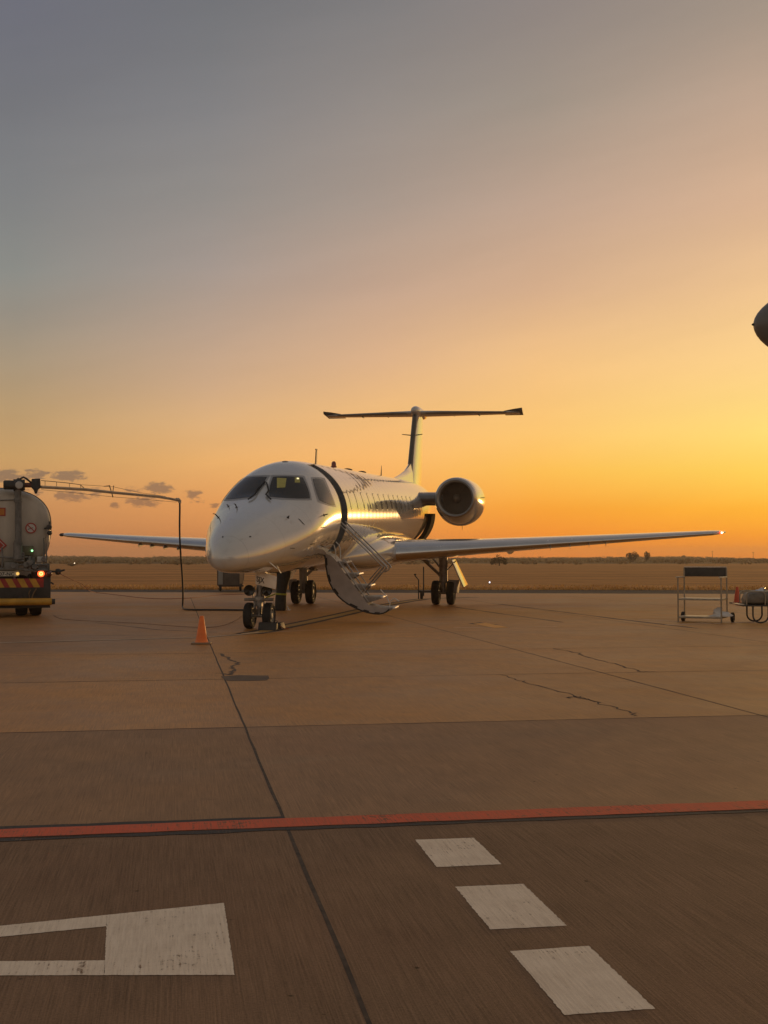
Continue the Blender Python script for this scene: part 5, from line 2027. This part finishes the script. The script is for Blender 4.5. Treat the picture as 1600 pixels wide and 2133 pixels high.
mb.tube([boom_pt(217, 1013), boom_pt(229, 1011.5)], .010, 6)
mb.build('guy_wire', TDARK, boom)
# winch fitting at the truck's right side with its orange cable reel
mb = MB()
q = T(121, 1191, .3)
mb.lathe([(0, -.05), (.06, -.05), (.075, 0), (.06, .05), (0, .05)], q, (1, .2, 0), 14)
mb.tube([T(104, 1190, .25), T(121, 1191, .3), T(135, 1187, .3)], .022, 8)
mb.tube([T(106, 1213, .1), T(112, 1217, .1)], .02, 6)
mb.build('side_fitting', TDARK, trk)

# hose hanging from the boom
hb_ = MB()
hz_ = [atY(u, v, 31.6 + .25 * max(0, (v - 1100) / 168)) for u, v in ((374.5, 1046), (374.8, 1060), (374, 1090), (374.5, 1120), (376, 1150), (378.5, 1180), (380.5, 1210), (381.5, 1240), (381, 1256), (380.3, 1264))]
hp = hz_ + [G(u, v, .028) for u, v in ((381, 1267), (386, 1269.5), (400, 1270.3), (430, 1270), (470, 1270.3), (510, 1270.8), (540, 1271), (572, 1272))]
sm = []
for i in range(len(hp) - 1):
    sm += [hp[i].lerp(hp[i + 1], k / 3) for k in range(3)]
sm.append(hp[-1])
for _ in range(3):
    sm = [sm[0]] + [(sm[i - 1] + sm[i] * 2 + sm[i + 1]) / 4 for i in range(1, len(sm) - 1)] + [sm[-1]]
hb_.tube(sm, .024, 10)
tag(hb_.build('hanging_hose', HOSE, smooth=60), 'black hose hanging from the boom tip and running along the concrete', 'hose')
# thin cables on the ground
for pth, mm, rr, lb_ in (([(121, 1193, 27.6), (150, 1207, 29), (175, 1217.5, 31)], CABLEO, .010, 'orange cable drooping from the truck side to the ground'),):
    pts = [atY(u, v, Y) for u, v, Y in pth] + [G(u, v, .012) for u, v in ((186, 1233), (240, 1238.5), (290, 1245), (340, 1248), (400, 1246), (450, 1239), (520, 1237))]
    sm = []
    for i in range(len(pts) - 1):
        sm += [pts[i].lerp(pts[i + 1], k / 4) for k in range(4)]
    sm.append(pts[-1])
    for _ in range(3):
        sm = [sm[0]] + [(sm[i - 1] + sm[i] * 2 + sm[i + 1]) / 4 for i in range(1, len(sm) - 1)] + [sm[-1]]
    mb = MB()
    mb.tube(sm, rr, 6)
    tag(mb.build('ground_cable', mm, smooth=60), lb_, 'cable', 'thin cables on the apron')
pts = [G(u, v, .014) for u, v in ((112, 1282), (125, 1290), (200, 1294), (290, 1298), (360, 1304), (430, 1308), (470, 1303), (495, 1290), (505, 1282))]
sm = []
for i in range(len(pts) - 1):
    sm += [pts[i].lerp(pts[i + 1], k / 4) for k in range(4)]
sm.append(pts[-1])
for _ in range(3):
    sm = [sm[0]] + [(sm[i - 1] + sm[i] * 2 + sm[i + 1]) / 4 for i in range(1, len(sm) - 1)] + [sm[-1]]
mb = MB()
mb.tube(sm, .0055, 6)
tag(mb.build('ground_cable', mat('brown_cable', (.24, .13, .07), .7), smooth=60), 'dark thin cable lying from the truck wheel to the nose wheel', 'cable', 'thin cables on the apron')

# ------------------------------------------------------------------ nose of a second aircraft at the right edge
Y2 = 9.0
tipw = atY(1570, 676, Y2)
jet2 = empty('neighbour_aircraft', (tipw.x, tipw.y, 0), R(-4))
tag(jet2, 'grey rounded aircraft nose jutting in high at the right edge', 'airplane')
mb = MB()
rings = []
NP = 44
for i, x in enumerate([0.0005, .004, .012, .03, .06, .1, .16, .25, .4, .6, .9, 1.3, 1.8, 2.4, 3.0, 3.8, 5, 8, 12]):
    rr = min(math.sqrt(2 * .125 * x), 1.02)
    dz = -.06 * min(1, x / 3)
    rings.append([Vector((x, rr * math.cos(a), tipw.z + dz * rr + rr * math.sin(a))) for a in [2 * math.pi * k / NP for k in range(NP)]])
mb.loft(rings)
n2 = mb.build('fuselage', mat('grey_radome', (.16, .15, .14), .45, coat=.2), jet2, smooth=60)
mb = MB()
mb.lathe([(.012, .02), (.011, 0), (.007, -.012), (0, -.016)], (0, 0, tipw.z), (1, 0, 0), 12)
mb.build('nose_probe', TDARK, jet2)
mb = MB()
for sgn in (1, -1):
    pts = []
    for (x, a) in ((2.3, 62), (3.0, 62), (3.1, 28), (2.35, 24)):
        rr = math.sqrt(2 * .125 * x) + .012
        pts.append(Vector((x, sgn * rr * math.cos(R(a)), tipw.z - .05 + rr * math.sin(R(a)))))
    mb.prism(pts, (0, sgn * .012, .006))
mb.build('cockpit_window', GLASS, jet2)
mb = MB()
mb.tube([(3.2, 0, tipw.z - .7), (3.2, 0, .3)], .09, 14)
mb.tube([(3.2, 0, 1.2), (4.4, 0, tipw.z - .9)], .05, 10)
mb.tube([(3.2, -.25, .3), (3.2, .25, .3)], .05, 10)
lg = mb.build('nose_gear_leg', STEEL, jet2)
for y in (-.2, .2):
    mb = MB()
    c = Vector((3.2, y, .3))
    r_ = .3
    mb.lathe([(r_ * .5, -.09), (r_ * .93, -.085), (r_, -.04), (r_, .04), (r_ * .93, .085), (r_ * .5, .09), (0, .07)], c, (0, 1, 0), 28)
    mb.build('wheel', RUBBER, lg)
mb = MB()
for sgn in (-1, 1):
    mb.tube([(11, sgn * 1.6, .4), (11, sgn * .9, tipw.z - .3)], .1, 12)
    mb.lathe([(0, -.16), (.38, -.14), (.4, 0), (.38, .14), (0, .16)], (11, sgn * 1.6, .4), (0, 1, 0), 24)
mb.build('main_gear_leg', STEEL, jet2)

# ------------------------------------------------------------------ evening dust haze over the plain
mb = MB()
mb.box((0, 640, 5.5), (2400, 1480, 13.4))
hz_o = mb.build('haze', [], smooth=0)
hm = bpy.data.materials.new('evening_haze')
hm.use_nodes = True
hm.node_tree.nodes.clear()
hn_ = NT(hm.node_tree)
pv = hn_.n('ShaderNodeVolumePrincipled')
pv.inputs['Color'].default_value = (0.98, 0.82, 0.64, 1)
pv.inputs['Density'].default_value = 0.00055
pv.inputs['Anisotropy'].default_value = 0.4
ho = hn_.n('ShaderNodeOutputMaterial')
hm.node_tree.links.new(pv.outputs[0], ho.inputs['Volume'])
hz_o.data.materials.append(hm)
tag(hz_o, 'thin dusty evening haze', 'haze', kind='stuff')
